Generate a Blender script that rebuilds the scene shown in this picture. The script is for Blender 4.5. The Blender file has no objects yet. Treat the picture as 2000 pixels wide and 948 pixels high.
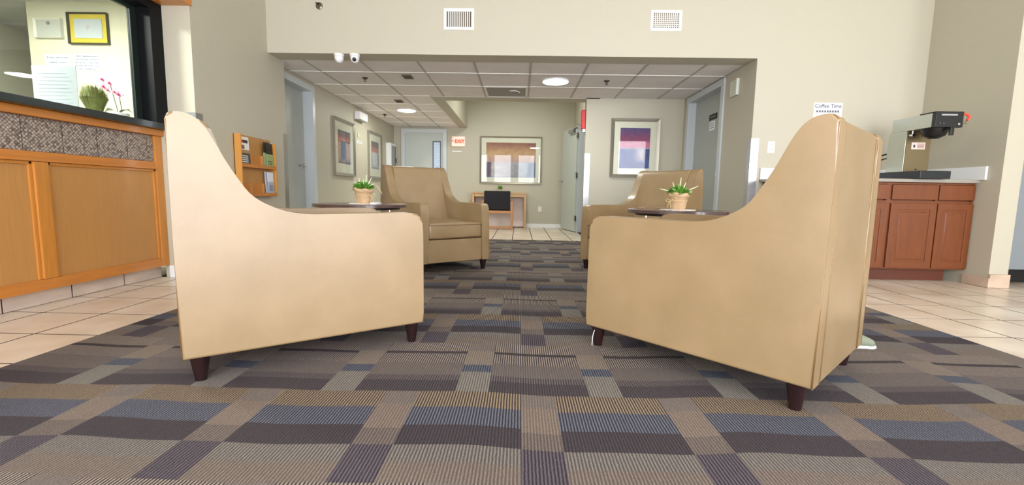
import bpy, bmesh, math, random
from mathutils import Vector, Matrix, Euler
random.seed(4)
S = bpy.context.scene
COL = S.collection
PI = math.pi

# ------------------------------------------------------------------ camera
def make_camera():
    cam = bpy.data.cameras.new('camera'); o = bpy.data.objects.new('camera', cam); COL.objects.link(o)
    cam.sensor_width = 36.0; cam.lens = 870.35/2000*36.0; cam.clip_start = 0.02; cam.clip_end = 100
    p, r, y = math.radians(6.2873), math.radians(.97365), math.radians(-.93906)
    cp, sp, cr, sr, cy, sy = math.cos(p), math.sin(p), math.cos(r), math.sin(r), math.cos(y), math.sin(y)
    F = Vector((sy*cp, cy*cp, -sp)); r0 = Vector((cy, -sy, 0)); u0 = r0.cross(F)
    R = cr*r0 + sr*u0; U = -sr*r0 + cr*u0
    m = Matrix((R, U, -F)).transposed().to_4x4(); m.translation = Vector((0, 0, .73))
    o.matrix_world = m
    S.camera = o
make_camera()

# ------------------------------------------------------------------ world, daylight, exposure
W = bpy.data.worlds.new('sky'); S.world = W; W.use_nodes = True
bg = W.node_tree.nodes['Background']; bg.inputs[0].default_value = (.95, .95, 1, 1); bg.inputs[1].default_value = 1.6
S.view_settings.view_transform = 'Standard'; S.view_settings.look = 'None'
S.view_settings.gamma = 1; S.view_settings.use_curve_mapping = False
S.view_settings.exposure = -0.15
DAY = 1.06
WINDOWS = [(-2.62, -1.52), (-1.27, -.42), (-.15, .67), (.79, 1.64), (1.9, 2.9), (3.15, 4.35), (4.6, 5.75)]   # panes of the lobby's rear window wall, last one added to brighten left armchair
WZ = (.12, 2.55)
def day_light(x0, x1):
    l = bpy.data.lights.new('daylight', 'AREA'); l.shape = 'RECTANGLE'; l.size = x1-x0; l.size_y = WZ[1]-WZ[0]
    l.energy = 46*DAY*(x1-x0)*(WZ[1]-WZ[0]); l.color = (.925, .915, 1.0)
    o = bpy.data.objects.new('daylight', l); COL.objects.link(o)
    o.location = ((x0+x1)/2, -1.9, (WZ[0]+WZ[1])/2); o.rotation_euler = (PI/2, 0, 0)
for a in WINDOWS: day_light(*a)

# ------------------------------------------------------------------ materials
def lin(c):
    return tuple(((v/255)/12.92 if v/255 <= .04045 else ((v/255+.055)/1.055)**2.4) for v in c) + (1,)
MATS = {}
def mat(name, col=(200, 200, 200), rough=.6, metal=0, bump=0, bscale=60, var=0, vscale=6, coat=0, spec=None, stretch=None, emit=None, estr=0, sheen=0):
    if name in MATS: return MATS[name]
    m = bpy.data.materials.new(name); m.use_nodes = True; nt = m.node_tree; b = nt.nodes['Principled BSDF']
    b.inputs['Base Color'].default_value = lin(col); b.inputs['Roughness'].default_value = rough
    b.inputs['Metallic'].default_value = metal; b.inputs['Coat Weight'].default_value = coat
    b.inputs['Coat Roughness'].default_value = .1
    if spec is not None: b.inputs['Specular IOR Level'].default_value = spec
    if emit: b.inputs['Emission Color'].default_value = lin(emit); b.inputs['Emission Strength'].default_value = estr
    if var or bump:
        tc = nt.nodes.new('ShaderNodeTexCoord'); mp = nt.nodes.new('ShaderNodeMapping')
        nt.links.new(tc.outputs['Object'], mp.inputs[0])
        if stretch: mp.inputs['Scale'].default_value = stretch
    if var:
        n = nt.nodes.new('ShaderNodeTexNoise'); n.inputs['Scale'].default_value = vscale; n.inputs['Detail'].default_value = 5
        nt.links.new(mp.outputs[0], n.inputs[0])
        mr = nt.nodes.new('ShaderNodeMapRange'); mr.inputs[1].default_value = .3; mr.inputs[2].default_value = .7
        mr.inputs[3].default_value = 1-var; mr.inputs[4].default_value = 1+var*.6
        nt.links.new(n.outputs[0], mr.inputs[0])
        mx = nt.nodes.new('ShaderNodeVectorMath'); mx.operation = 'SCALE'; mx.inputs[0].default_value = lin(col)[:3]
        nt.links.new(mr.outputs[0], mx.inputs['Scale']); nt.links.new(mx.outputs[0], b.inputs['Base Color'])
    if bump:
        n2 = nt.nodes.new('ShaderNodeTexNoise'); n2.inputs['Scale'].default_value = bscale; n2.inputs['Detail'].default_value = 3
        nt.links.new(mp.outputs[0], n2.inputs[0])
        bp = nt.nodes.new('ShaderNodeBump'); bp.inputs['Strength'].default_value = bump; bp.inputs['Distance'].default_value = .003
        nt.links.new(n2.outputs[0], bp.inputs['Height']); nt.links.new(bp.outputs[0], b.inputs['Normal'])
    MATS[name] = m; return m

PAINT = mat('wall paint', (186, 180, 161), .55, bump=.12, bscale=220)
WHITE = mat('white paint', (232, 233, 232), .45)
CEILW = mat('lobby ceiling paint', (230, 228, 220), .7)
TILEC = mat('acoustic tile', (240, 234, 230), .9, bump=.35, bscale=260, var=.04, vscale=3)
TBAR = mat('ceiling grid metal', (238, 236, 230), .5)
DOORG = mat('grey door paint', (170, 174, 168), .42, bump=.05, bscale=150)
FRAMEG = mat('light grey frame paint', (196, 202, 204), .35)
STEEL = mat('stainless steel', (190, 192, 195), .28, metal=1, bump=.05, bscale=200, stretch=(1, 1, .03))
CHROME = mat('chrome', (215, 215, 215), .12, metal=1)
BLACK = mat('black plastic', (18, 18, 20), .4)
BLACKM = mat('black window metal', (8, 10, 13), .55, spec=.2)
OAK = mat('honey oak', (196, 128, 52), .38, var=.12, vscale=7, bump=.08, bscale=30, stretch=(8, 8, .7), coat=.25)
OAKH = mat('honey oak horizontal', (194, 122, 50), .38, var=.12, vscale=7, bump=.08, bscale=30, stretch=(8, .7, 8), coat=.25)
OAKP = mat('oak panel veneer', (184, 132, 72), .45, var=.07, vscale=9, stretch=(8, 8, .5), coat=.1)
CHERRY = mat('cherry cabinet wood', (112, 57, 20), .42, var=.16, vscale=6, stretch=(7, 7, .8), coat=.12)
CHERRYD = mat('cabinet toe board', (92, 44, 24), .5)
TAN = None
WALNUT = mat('dark walnut laminate', (84, 66, 64), .25, var=.15, vscale=8, stretch=(.6, 7, 1), coat=.4)
LEG = mat('dark mahogany leg', (32, 13, 15), .28, coat=.3)
PAPER = mat('white paper', (238, 240, 244), .7)
INK = mat('dark ink', (40, 44, 60), .7)
KRAFT = mat('kraft paper wrap', (205, 172, 134), .75, var=.12, vscale=20, bump=.4, bscale=60)
TWINE = mat('pale twine', (222, 196, 146), .8)
LEAF = mat('green leaf', (112, 170, 62), .5, var=.3, vscale=40)
LEAFP = mat('pale spike leaf', (202, 218, 176), .6)
SOIL = mat('soil', (50, 38, 28), .9)
GRASS = mat('grass blade', (98, 108, 34), .6, var=.35, vscale=30)
IVORY = mat('ivory plastic', (232, 228, 206), .35)
SIGNB = mat('black sign plastic', (26, 26, 26), .5)
RED = mat('red enamel', (196, 34, 36), .35)
GROUT = mat('brown grout', (66, 46, 36), .95, spec=.1)
SILV = mat('silver frame', (158, 152, 138), .38, metal=.7)
MATB = mat('cream mat board', (216, 212, 192), .3, coat=0.0)

def vinyl():
    m = mat('tan vinyl leather', (158, 130, 94), .36, coat=.5, spec=.6)
    nt = m.node_tree; b = nt.nodes['Principled BSDF']
    tc = nt.nodes.new('ShaderNodeTexCoord')
    n = nt.nodes.new('ShaderNodeTexNoise'); n.inputs['Scale'].default_value = 5; n.inputs['Detail'].default_value = 4
    v = nt.nodes.new('ShaderNodeTexVoronoi'); v.inputs['Scale'].default_value = 420
    cr = nt.nodes.new('ShaderNodeValToRGB'); cr.color_ramp.elements[0].position = .35; cr.color_ramp.elements[1].position = .7
    cr.color_ramp.elements[0].color = lin((142, 118, 83)); cr.color_ramp.elements[1].color = lin((152, 127, 92))
    bp = nt.nodes.new('ShaderNodeBump'); bp.inputs['Strength'].default_value = .25; bp.inputs['Distance'].default_value = .0006
    L = nt.links.new
    L(tc.outputs['Object'], n.inputs[0]); L(tc.outputs['Object'], v.inputs[0])
    L(n.outputs[0], cr.inputs[0]); L(cr.outputs[0], b.inputs['Base Color']); L(v.outputs[0], bp.inputs['Height']); L(bp.outputs[0], b.inputs['Normal'])
    b.inputs['Coat Roughness'].default_value = .33
    return m
TAN = vinyl()
PIPE = mat('piping vinyl', (126, 98, 62), .3, coat=.4)

def emis(name, col, s):
    m = bpy.data.materials.new(name); m.use_nodes = True; nt = m.node_tree; nt.nodes.clear()
    e = nt.nodes.new('ShaderNodeEmission'); o = nt.nodes.new('ShaderNodeOutputMaterial')
    e.inputs[0].default_value = lin(col); e.inputs[1].default_value = s; nt.links.new(e.outputs[0], o.inputs[0]); return m
LED = emis('led diffuser', (248, 252, 244), 112)
LEDL = emis('lobby led diffuser', (252, 252, 250), 12)
LEDO = emis('office led diffuser', (255, 255, 246), 275)
EXITM = emis('exit letters', (255, 92, 48), 1.3)

def glass(name, tint=(250, 252, 251), r0=.03):
    m = bpy.data.materials.new(name); m.use_nodes = True; nt = m.node_tree; nt.nodes.clear()
    t = nt.nodes.new('ShaderNodeBsdfTransparent'); t.inputs[0].default_value = lin(tint)
    g = nt.nodes.new('ShaderNodeBsdfGlossy'); g.inputs['Roughness'].default_value = .0
    lw = nt.nodes.new('ShaderNodeLayerWeight'); lw.inputs[0].default_value = .5
    pw = nt.nodes.new('ShaderNodeMath'); pw.operation = 'POWER'; pw.inputs[1].default_value = 5
    f = nt.nodes.new('ShaderNodeMath'); f.operation = 'MULTIPLY_ADD'; f.inputs[1].default_value = 1-r0; f.inputs[2].default_value = r0
    mx = nt.nodes.new('ShaderNodeMixShader'); o = nt.nodes.new('ShaderNodeOutputMaterial')
    L = nt.links.new; L(lw.outputs['Facing'], pw.inputs[0]); L(pw.outputs[0], f.inputs[0]); L(f.outputs[0], mx.inputs[0]); L(t.outputs[0], mx.inputs[1]); L(g.outputs[0], mx.inputs[2]); L(mx.outputs[0], o.inputs[0])
    return m
GLASS = glass('window glass'); PGLASS = glass('picture glass', (252, 253, 252), .02)

def tile_mat():
    m = bpy.data.materials.new('glazed floor tile'); m.use_nodes = True; nt = m.node_tree; b = nt.nodes['Principled BSDF']; L = nt.links.new
    tc = nt.nodes.new('ShaderNodeTexCoord'); oi = nt.nodes.new('ShaderNodeObjectInfo')
    n = nt.nodes.new('ShaderNodeTexNoise'); n.inputs['Scale'].default_value = 3.5; n.inputs['Detail'].default_value = 6
    ad = nt.nodes.new('ShaderNodeVectorMath'); ad.operation = 'ADD'
    L(tc.outputs['Object'], ad.inputs[0]); L(oi.outputs['Location'], ad.inputs[1]); L(ad.outputs[0], n.inputs[0])
    cr = nt.nodes.new('ShaderNodeValToRGB'); e = cr.color_ramp.elements
    e[0].position = .3; e[0].color = lin((204, 184, 162)); e[1].position = .7; e[1].color = lin((230, 218, 200))
    L(n.outputs[0], cr.inputs[0]); L(cr.outputs[0], b.inputs['Base Color']); b.inputs['Roughness'].default_value = .28
    return m
FTILE = tile_mat()
def basetile_mat():
    return mat('base tile glaze', (208, 190, 176), .3, var=.14, vscale=5, stretch=(1, 1, 4))
BTILE = basetile_mat()

def mosaic_mat():
    m = bpy.data.materials.new('woven mosaic tile'); m.use_nodes = True; nt = m.node_tree; b = nt.nodes['Principled BSDF']; L = nt.links.new
    tc = nt.nodes.new('ShaderNodeTexCoord'); mp = nt.nodes.new('ShaderNodeMapping')
    mp.inputs['Rotation'].default_value = (PI/4, 0, 0)
    v = nt.nodes.new('ShaderNodeTexVoronoi'); v.inputs['Scale'].default_value = 62; v.inputs['Randomness'].default_value = .35
    L(tc.outputs['Object'], mp.inputs[0]); L(mp.outputs[0], v.inputs[0])
    cr = nt.nodes.new('ShaderNodeValToRGB'); e = cr.color_ramp.elements
    e[0].position = .1; e[0].color = lin((206, 192, 178)); e[1].position = .62; e[1].color = lin((112, 98, 88))
    L(v.outputs['Distance'], cr.inputs[0])
    hs = nt.nodes.new('ShaderNodeMix'); hs.data_type = 'RGBA'; hs.blend_type = 'MULTIPLY'; hs.inputs[0].default_value = .75
    sp = nt.nodes.new('ShaderNodeValToRGB'); q = sp.color_ramp.elements; q[0].position = .12; q[0].color = (.22, .2, .19, 1); q[1].position = .3; q[1].color = (1, 1, 1, 1)
    s2 = nt.nodes.new('ShaderNodeSeparateColor'); L(v.outputs['Color'], s2.inputs[0]); L(s2.outputs[0], sp.inputs[0])
    L(cr.outputs[0], hs.inputs[6]); L(sp.outputs[0], hs.inputs[7]); L(hs.outputs[2], b.inputs['Base Color'])
    bp = nt.nodes.new('ShaderNodeBump'); bp.invert = True; bp.inputs['Distance'].default_value = .006; bp.inputs['Strength'].default_value = .8
    L(v.outputs['Distance'], bp.inputs['Height']); L(bp.outputs[0], b.inputs['Normal']); b.inputs['Roughness'].default_value = .4
    return m
MOSAIC = mosaic_mat()

def carpet_mat():
    m = bpy.data.materials.new('ribbed patterned carpet'); m.use_nodes = True; nt = m.node_tree; b = nt.nodes['Principled BSDF']; L = nt.links.new
    N = nt.nodes.new
    def math_(op, a, c=None, d=None):
        n = N('ShaderNodeMath'); n.operation = op
        for i, v in enumerate((a, c, d)):
            if v is None: continue
            if isinstance(v, (int, float)): n.inputs[i].default_value = v
            else: L(v, n.inputs[i])
        return n.outputs[0]
    tc = N('ShaderNodeTexCoord'); sx = N('ShaderNodeSeparateXYZ'); L(tc.outputs['Object'], sx.inputs[0]); X, Y = sx.outputs[0], sx.outputs[1]
    nz = N('ShaderNodeTexNoise'); nz.noise_dimensions = '1D'; nz.inputs['Scale'].default_value = 3.2; nz.inputs['Detail'].default_value = 0
    L(X, nz.inputs['W'])
    wob = math_('MULTIPLY', math_('SUBTRACT', nz.outputs[0], .5), .03)
    wob2 = math_('MULTIPLY', math_('SINE', math_('MULTIPLY', X, 2*PI/.982)), .008)
    Yw = math_('ADD', Y, math_('ADD', wob, wob2))
    T = 1.053
    v = math_('FLOORED_MODULO', math_('SUBTRACT', Yw, 1.03), T)
    rowB = math_('GREATER_THAN', v, .52)
    ua = math_('LESS_THAN', math_('FLOORED_MODULO', math_('SUBTRACT', X, .017), .491), .121)
    ub = math_('LESS_THAN', math_('FLOORED_MODULO', math_('SUBTRACT', X, .266), .491), .121)
    strip = math_('ADD', math_('MULTIPLY', rowB, ub), math_('MULTIPLY', math_('SUBTRACT', 1, rowB), ua))
    vn = math_('DIVIDE', v, T)
    def ramp(st):
        r = N('ShaderNodeValToRGB'); r.color_ramp.interpolation = 'CONSTANT'; e = r.color_ramp.elements
        while len(e) > 1: e.remove(e[-1])
        e[0].position = 0; e[0].color = lin(st[0][1])
        for p, c in st[1:]:
            q = e.new(p/T); q.color = lin(c)
        L(vn, r.inputs[0]); return r.outputs[0]
    main = [(0, (148, 134, 122), (112, 99, 92)), (.09, (150, 143, 135), (100, 92, 88)), (.17, (86, 78, 82), (66, 58, 63)), (.28, (124, 126, 138), (60, 59, 69)),
            (.40, (172, 152, 124), (74, 62, 62)), (.52, (92, 84, 87), (70, 62, 67)), (.62, (124, 114, 112), (74, 65, 69)), (.67, (128, 117, 112), (111, 101, 97)),
            (.80, (172, 158, 146), (66, 56, 61)), (.905, (82, 74, 76), (68, 60, 63)), (.935, (180, 165, 150), (72, 61, 65))]
    stp = [(0, (114, 105, 112), (66, 58, 65)), (.17, (138, 124, 115), (104, 93, 89)), (.26, (154, 138, 125), (126, 111, 101)), (.42, (140, 129, 121), (122, 111, 105)),
           (.52, (158, 151, 142), (112, 106, 100)), (.70, (114, 119, 132), (60, 62, 75)), (.775, (156, 142, 128), (130, 117, 106)), (.94, (140, 128, 120), (122, 111, 105))]
    def mixc(f, a, c):
        n = N('ShaderNodeMix'); n.data_type = 'RGBA'
        L(f, n.inputs[0]); L(a, n.inputs[6]); L(c, n.inputs[7]); return n.outputs[2]
    sh = N('ShaderNodeTexNoise'); sh.inputs['Scale'].default_value = 60; L(tc.outputs['Object'], sh.inputs[0])
    ph = math_('ADD', math_('MULTIPLY', X, 2*PI/.0098), math_('MULTIPLY', sh.outputs[0], 2.2))
    sn = math_('SINE', ph)
    rib = N('ShaderNodeMapRange'); rib.inputs[1].default_value = -.45; rib.inputs[2].default_value = .45; L(sn, rib.inputs[0])
    lite = mixc(strip, ramp([(a, b_) for a, b_, c in main]), ramp([(a, b_) for a, b_, c in stp]))
    dark = mixc(strip, ramp([(a, c) for a, b_, c in main]), ramp([(a, c) for a, b_, c in stp]))
    col = mixc(rib.outputs[0], dark, lite)
    fz = N('ShaderNodeTexNoise'); fz.inputs['Scale'].default_value = 330; fz.inputs['Detail'].default_value = 4; L(tc.outputs['Object'], fz.inputs[0])
    mr = N('ShaderNodeMapRange'); mr.inputs[1].default_value = .3; mr.inputs[2].default_value = .7; mr.inputs[3].default_value = .48; mr.inputs[4].default_value = .88; L(fz.outputs[0], mr.inputs[0])
    sc = N('ShaderNodeVectorMath'); sc.operation = 'SCALE'; L(col, sc.inputs[0]); L(mr.outputs[0], sc.inputs['Scale']); L(sc.outputs[0], b.inputs['Base Color'])
    bp = N('ShaderNodeBump'); bp.inputs['Distance'].default_value = .004; bp.inputs['Strength'].default_value = .6
    hh = math_('ADD', math_('MULTIPLY', sn, .5), fz.outputs[0]); L(hh, bp.inputs['Height']); L(bp.outputs[0], b.inputs['Normal'])
    b.inputs['Roughness'].default_value = .92; b.inputs['Specular IOR Level'].default_value = .2
    return m

def art_mat(name, bands, vert=None, axis=1, noise=.08, seed=0):
    """abstract print: colour bands up the sheet (object Z, 0..1 of its height), optional vertical bars"""
    m = bpy.data.materials.new(name); m.use_nodes = True; nt = m.node_tree; b = nt.nodes['Principled BSDF']; L = nt.links.new; N = nt.nodes.new
    tc = N('ShaderNodeTexCoord'); sp = N('ShaderNodeSeparateXYZ'); L(tc.outputs['Generated'], sp.inputs[0])
    n = N('ShaderNodeTexNoise'); n.inputs['Scale'].default_value = 3.5; n.inputs['Detail'].default_value = 7; n.noise_dimensions = '4D'; n.inputs['W'].default_value = seed
    L(tc.outputs['Generated'], n.inputs[0])
    a = N('ShaderNodeMath'); a.operation = 'MULTIPLY_ADD'; a.inputs[1].default_value = noise; L(n.outputs[0], a.inputs[0]); L(sp.outputs[2], a.inputs[2])
    def rmp(st, src):
        r = N('ShaderNodeValToRGB'); e = r.color_ramp.elements
        while len(e) > 1: e.remove(e[-1])
        e[0].position = st[0][0]; e[0].color = (lin(st[0][1]) if len(st[0][1]) == 3 else st[0][1])
        for p, c in st[1:]:
            q = e.new(p); q.color = lin(c)
        L(src, r.inputs[0]); return r.outputs[0]
    c = rmp(bands, a.outputs[0])
    if vert:   # (list of (u, colour)), z range in which they show
        cols, z0, z1 = vert
        a2 = N('ShaderNodeMath'); a2.operation = 'MULTIPLY_ADD'; a2.inputs[1].default_value = .05; L(n.outputs[0], a2.inputs[0]); L(sp.outputs[axis], a2.inputs[2])
        c2 = rmp(cols, a2.outputs[0])
        g = N('ShaderNodeMapRange'); g.interpolation_type = 'SMOOTHSTEP'; g.inputs[1].default_value = z1-.03; g.inputs[2].default_value = z1+.01; g.inputs[3].default_value = 1; g.inputs[4].default_value = 0; L(sp.outputs[2], g.inputs[0])
        g2 = N('ShaderNodeMapRange'); g2.inputs[1].default_value = z0-.06; g2.inputs[2].default_value = z0+.06; L(sp.outputs[2], g2.inputs[0])
        mm = N('ShaderNodeMath'); mm.operation = 'MULTIPLY'; L(g.outputs[0], mm.inputs[0]); L(g2.outputs[0], mm.inputs[1])
        mx = N('ShaderNodeMix'); mx.data_type = 'RGBA'; L(mm.outputs[0], mx.inputs[0]); L(c, mx.inputs[6]); L(c2, mx.inputs[7]); c = mx.outputs[2]
    n3 = N('ShaderNodeTexNoise'); n3.inputs['Scale'].default_value = 9; n3.inputs['Detail'].default_value = 8; L(tc.outputs['Generated'], n3.inputs[0])
    mr = N('ShaderNodeMapRange'); mr.inputs[1].default_value = .3; mr.inputs[2].default_value = .7; mr.inputs[3].default_value = .78; mr.inputs[4].default_value = 1.12; L(n3.outputs[0], mr.inputs[0])
    sc = N('ShaderNodeVectorMath'); sc.operation = 'SCALE'; L(c, sc.inputs[0]); L(mr.outputs[0], sc.inputs['Scale']); L(sc.outputs[0], b.inputs['Base Color'])
    b.inputs['Roughness'].default_value = .6
    return m

# ------------------------------------------------------------------ mesh helpers
def base_of(o):
    while o is not None:
        if o.get('_base'): return Vector(o['_base'])
        o = o.parent
    return None
def link(name, bm, m, parent=None, loc=(0, 0, 0), smooth=False, kind=None, label=None):
    me = bpy.data.meshes.new(name); bmesh.ops.recalc_face_normals(bm, faces=bm.faces)
    if parent is None and loc != (0, 0, 0): bmesh.ops.translate(bm, verts=bm.verts, vec=-Vector(loc))
    elif parent is not None and base_of(parent): bmesh.ops.translate(bm, verts=bm.verts, vec=-base_of(parent))
    bm.to_mesh(me); bm.free()
    if smooth:
        for p in me.polygons: p.use_smooth = True
        if smooth != 'all':
            try: me.set_sharp_from_angle(angle=math.radians(38))
            except Exception: pass
    me.materials.append(m)
    o = bpy.data.objects.new(name, me); COL.objects.link(o)
    if parent is not None: o.parent = parent
    elif loc != (0, 0, 0): o.location = loc
    if smooth is True:
        wn = o.modifiers.new('weighted', 'WEIGHTED_NORMAL'); wn.keep_sharp = True; wn.weight = 100
    if kind: o['kind'] = kind
    if label: o['label'] = label
    return o
def box(bm, x, y, z, bev=0, seg=2):
    vs = [bm.verts.new((a, b, c)) for a in x for b in y for c in z]
    fs = [(0, 1, 3, 2), (4, 6, 7, 5), (0, 4, 5, 1), (2, 3, 7, 6), (0, 2, 6, 4), (1, 5, 7, 3)]
    F = [bm.faces.new([vs[i] for i in f]) for f in fs]
    if bev: bmesh.ops.bevel(bm, geom=list({e for f in F for e in f.edges}), offset=bev, segments=seg, profile=.6, affect='EDGES')
    return bm
def ring(bm, plane, a0, a1, b0, b1, f, d0, d1, sides='lrtb', slope=.0):
    """mitred rectangular frame in the plane 'x' or 'y': a = horizontal range, b = height range, d0 back, d1 front depth"""
    P = lambda a, b, d: (d, a, b) if plane == 'x' else (a, d, b)
    o = [(a0, b0), (a1, b0), (a1, b1), (a0, b1)]
    bb = b0+f if 'b' in sides else b0
    i = [(a0+f, bb), (a1-f, bb), (a1-f, b1-f), (a0+f, b1-f)]
    for k, sd in ((0, 'b'), (1, 'r'), (2, 't'), (3, 'l')):
        if sd not in sides: continue
        q = [o[k], o[(k+1) % 4], i[(k+1) % 4], i[k]]
        back = [bm.verts.new(P(a, b, d0)) for a, b in q]; ds = d0+(d1-d0)*(1-slope)
        front = [bm.verts.new(P(a, b, d1 if n < 2 else ds)) for n, (a, b) in enumerate(q)]
        bm.faces.new(back); bm.faces.new(front)
        for n in range(4): bm.faces.new((back[n], back[(n+1) % 4], front[(n+1) % 4], front[n]))
    return bm
def bx(name, x, y, z, m, parent=None, bev=0, seg=2, **k):
    bm = bmesh.new(); box(bm, x, y, z, bev, seg); return link(name, bm, m, parent, smooth=bool(bev), **k)
def lathe(bm, prof, n=24, c=(0, 0, 0), axis='z', cap=True):
    rings = []
    for r, h in prof:
        ring = []
        for i in range(n):
            a = 2*PI*i/n; u, w = r*math.cos(a), r*math.sin(a)
            p = {'z': (u, w, h), 'y': (u, h, w), 'x': (h, u, w)}[axis]
            ring.append(bm.verts.new((p[0]+c[0], p[1]+c[1], p[2]+c[2])))
        rings.append(ring)
    for a, b in zip(rings, rings[1:]):
        for i in range(n): bm.faces.new((a[i], a[(i+1) % n], b[(i+1) % n], b[i]))
    if cap:
        bm.faces.new(rings[0]); bm.faces.new(rings[-1])
    return bm
def tube(bm, pts, r, n=8, closed=False):
    pts = [Vector(p) for p in pts]; rings = []; up = None
    for i, p in enumerate(pts):
        a = pts[(i-1) % len(pts)] if (i or closed) else p; b = pts[(i+1) % len(pts)] if (i < len(pts)-1 or closed) else p
        d = (b-a).normalized()
        if up is None: up = d.orthogonal().normalized()
        up = (up-d*up.dot(d)).normalized(); s = d.cross(up)
        rr = r[i] if isinstance(r, (list, tuple)) else r
        rings.append([bm.verts.new(p+rr*(math.cos(2*PI*k/n)*up+math.sin(2*PI*k/n)*s)) for k in range(n)])
    m = len(rings)
    for i in range(m if closed else m-1):
        a, b = rings[i], rings[(i+1) % m]
        for k in range(n): bm.faces.new((a[k], a[(k+1) % n], b[(k+1) % n], b[k]))
    if not closed: bm.faces.new(rings[0]); bm.faces.new(rings[-1])
    return bm
def spline(P, k=4):
    out = []
    for i in range(len(P)-1):
        p0 = P[max(i-1, 0)]; p1 = P[i]; p2 = P[i+1]; p3 = P[min(i+2, len(P)-1)]
        for j in range(k):
            t = j/k
            out.append(tuple(.5*(2*b+(c-a)*t+(2*a-5*b+4*c-d)*t*t+(-a+3*b-3*c+d)*t**3) for a, b, c, d in zip(p0, p1, p2, p3)))
    out.append(tuple(P[-1])); return out
def prism(bm, poly, x0, x1, bev=0, seg=3):
    """poly in (y,z) extruded along x, rims rounded"""
    a = [bm.verts.new((x0, y, z)) for y, z in poly]; b = [bm.verts.new((x1, y, z)) for y, z in poly]
    fa = bm.faces.new(a); fb = bm.faces.new(b[::-1]); n = len(poly)
    for i in range(n): bm.faces.new((a[i], b[i], b[(i+1) % n], a[(i+1) % n]))
    if bev: bmesh.ops.bevel(bm, geom=list(fa.edges)+list(fb.edges), offset=bev, segments=seg, profile=.5, affect='EDGES', clamp_overlap=True)
    return bm
def thing(name, label, cat, loc=(0, 0, 0), rz=0, group=None, world=False):
    o = bpy.data.objects.new(name, None); COL.objects.link(o); o.location = loc; o.rotation_euler = (0, 0, rz)
    o.empty_display_size = .05
    o['label'] = label; o['category'] = cat
    if group: o['group'] = group
    if world: o['_base'] = tuple(loc)     # children given in world coordinates
    return o
def sthing(name, loc=(0, 0, 0)):
    o = bpy.data.objects.new(name, None); COL.objects.link(o); o.location = loc; o['kind'] = 'structure'; o.empty_display_size = .05
    o['_base'] = tuple(loc) if loc != (0, 0, 0) else (0.0, 0.0, 0.0)
    return o
def tag(o, label, cat, group=None):
    o['label'] = label; o['category'] = cat
    if group: o['group'] = group
    return o
def dup(root, loc, rz, label):
    r = root.copy(); COL.objects.link(r); r.location = loc; r.rotation_euler = (0, 0, rz); r['label'] = label
    def rec(src, dst):
        for ch in list(src.children):
            c = ch.copy(); COL.objects.link(c); c.parent = dst; rec(ch, c)
    rec(root, r); return r
def text(name, s, size, m, M, parent=None, extrude=.0006, align='CENTER', bold=0, loc_fix=True):
    cu = bpy.data.curves.new(name, 'FONT'); cu.body = s; cu.size = size; cu.align_x = align; cu.align_y = 'CENTER'; cu.extrude = extrude; cu.offset = bold; cu.resolution_u = 3
    t = bpy.data.objects.new(name, cu); COL.objects.link(t); bpy.context.view_layer.update()
    me = bpy.data.meshes.new_from_object(t.evaluated_get(bpy.context.evaluated_depsgraph_get()))
    bpy.data.objects.remove(t); bpy.data.curves.remove(cu)
    me.transform(M)
    if parent is not None and parent.get('_base'): me.transform(Matrix.Translation(-Vector(parent['_base'])))
    me.materials.clear(); me.materials.append(m)
    o = bpy.data.objects.new(name, me); COL.objects.link(o)
    if parent is not None: o.parent = parent
    return o
def M_front(x, y, z): return Matrix.Translation((x, y, z)) @ Euler((PI/2, 0, 0)).to_matrix().to_4x4()          # readable from -Y
def M_plusx(x, y, z): return Matrix.Translation((x, y, z)) @ Euler((PI/2, 0, PI/2)).to_matrix().to_4x4()        # readable from +X
def M_minusx(x, y, z): return Matrix.Translation((x, y, z)) @ Euler((PI/2, 0, -PI/2)).to_matrix().to_4x4()

CZ = 2.11
XL, XR, XW = -2.72, 2.33, -2.58       # hall walls; brochure wall
# ------------------------------------------------------------------ the setting
def slab(name, *boxes, m=PAINT, parent=None):
    bm = bmesh.new()
    for x, y, z in boxes: box(bm, x, y, z)
    return link(name, bm, m, parent, kind='structure' if parent is None else None)
# floor: slab + individual glazed tiles
floor = slab('floor', ((-5.4, 6.2), (-1.9, 9.9), (-.2, -.0024)), m=GROUT)
_tile_cache = {}
def floor_tile(x0, x1, y0, y1):
    w, h = round(x1-x0-.012, 3), round(y1-y0-.012, 3)
    if (w, h) not in _tile_cache:
        bm = bmesh.new(); box(bm, (-w/2, w/2), (-h/2, h/2), (-.012, -.0015))
        top = [e for e in bm.edges if all(v.co.z > -.002 for v in e.verts)]
        me = bpy.data.meshes.new('tile'); bmesh.ops.recalc_face_normals(bm, faces=bm.faces); bm.to_mesh(me); bm.free(); me.materials.append(FTILE); _tile_cache[(w, h)] = me
    o = bpy.data.objects.new('tile', _tile_cache[(w, h)]); COL.objects.link(o); o.parent = floor
    o.location = ((x0+x1)/2, (y0+y1)/2, random.uniform(-.0003, .0003))
CX0, CX1, CYF = -2.06, 2.365, 7.0
ys = [2.475+.372*k for k in range(-5, 3)] + [3.57]
for a, b in zip(ys, ys[1:]):
    for x0, x1 in ((-2.395, CX0), (-2.75, -2.395), (-2.945, -2.75)): floor_tile(x0, x1, a, b)
ys = [3.57+.372*k for k in range(0, 10)]
for a, b in zip(ys, ys[1:]):
    for x0, x1 in ((-2.395, CX0), (-2.56, -2.395)): floor_tile(x0, x1, a, min(b, CYF) if a < CYF else b)
xs = [CX1, 2.68, 3.0, 3.345, 3.69, 4.035, 4.38, 4.725, 5.07, 5.41]; ys = [2.39+.364*k for k in range(-4, 5)] + [4.22]
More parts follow.
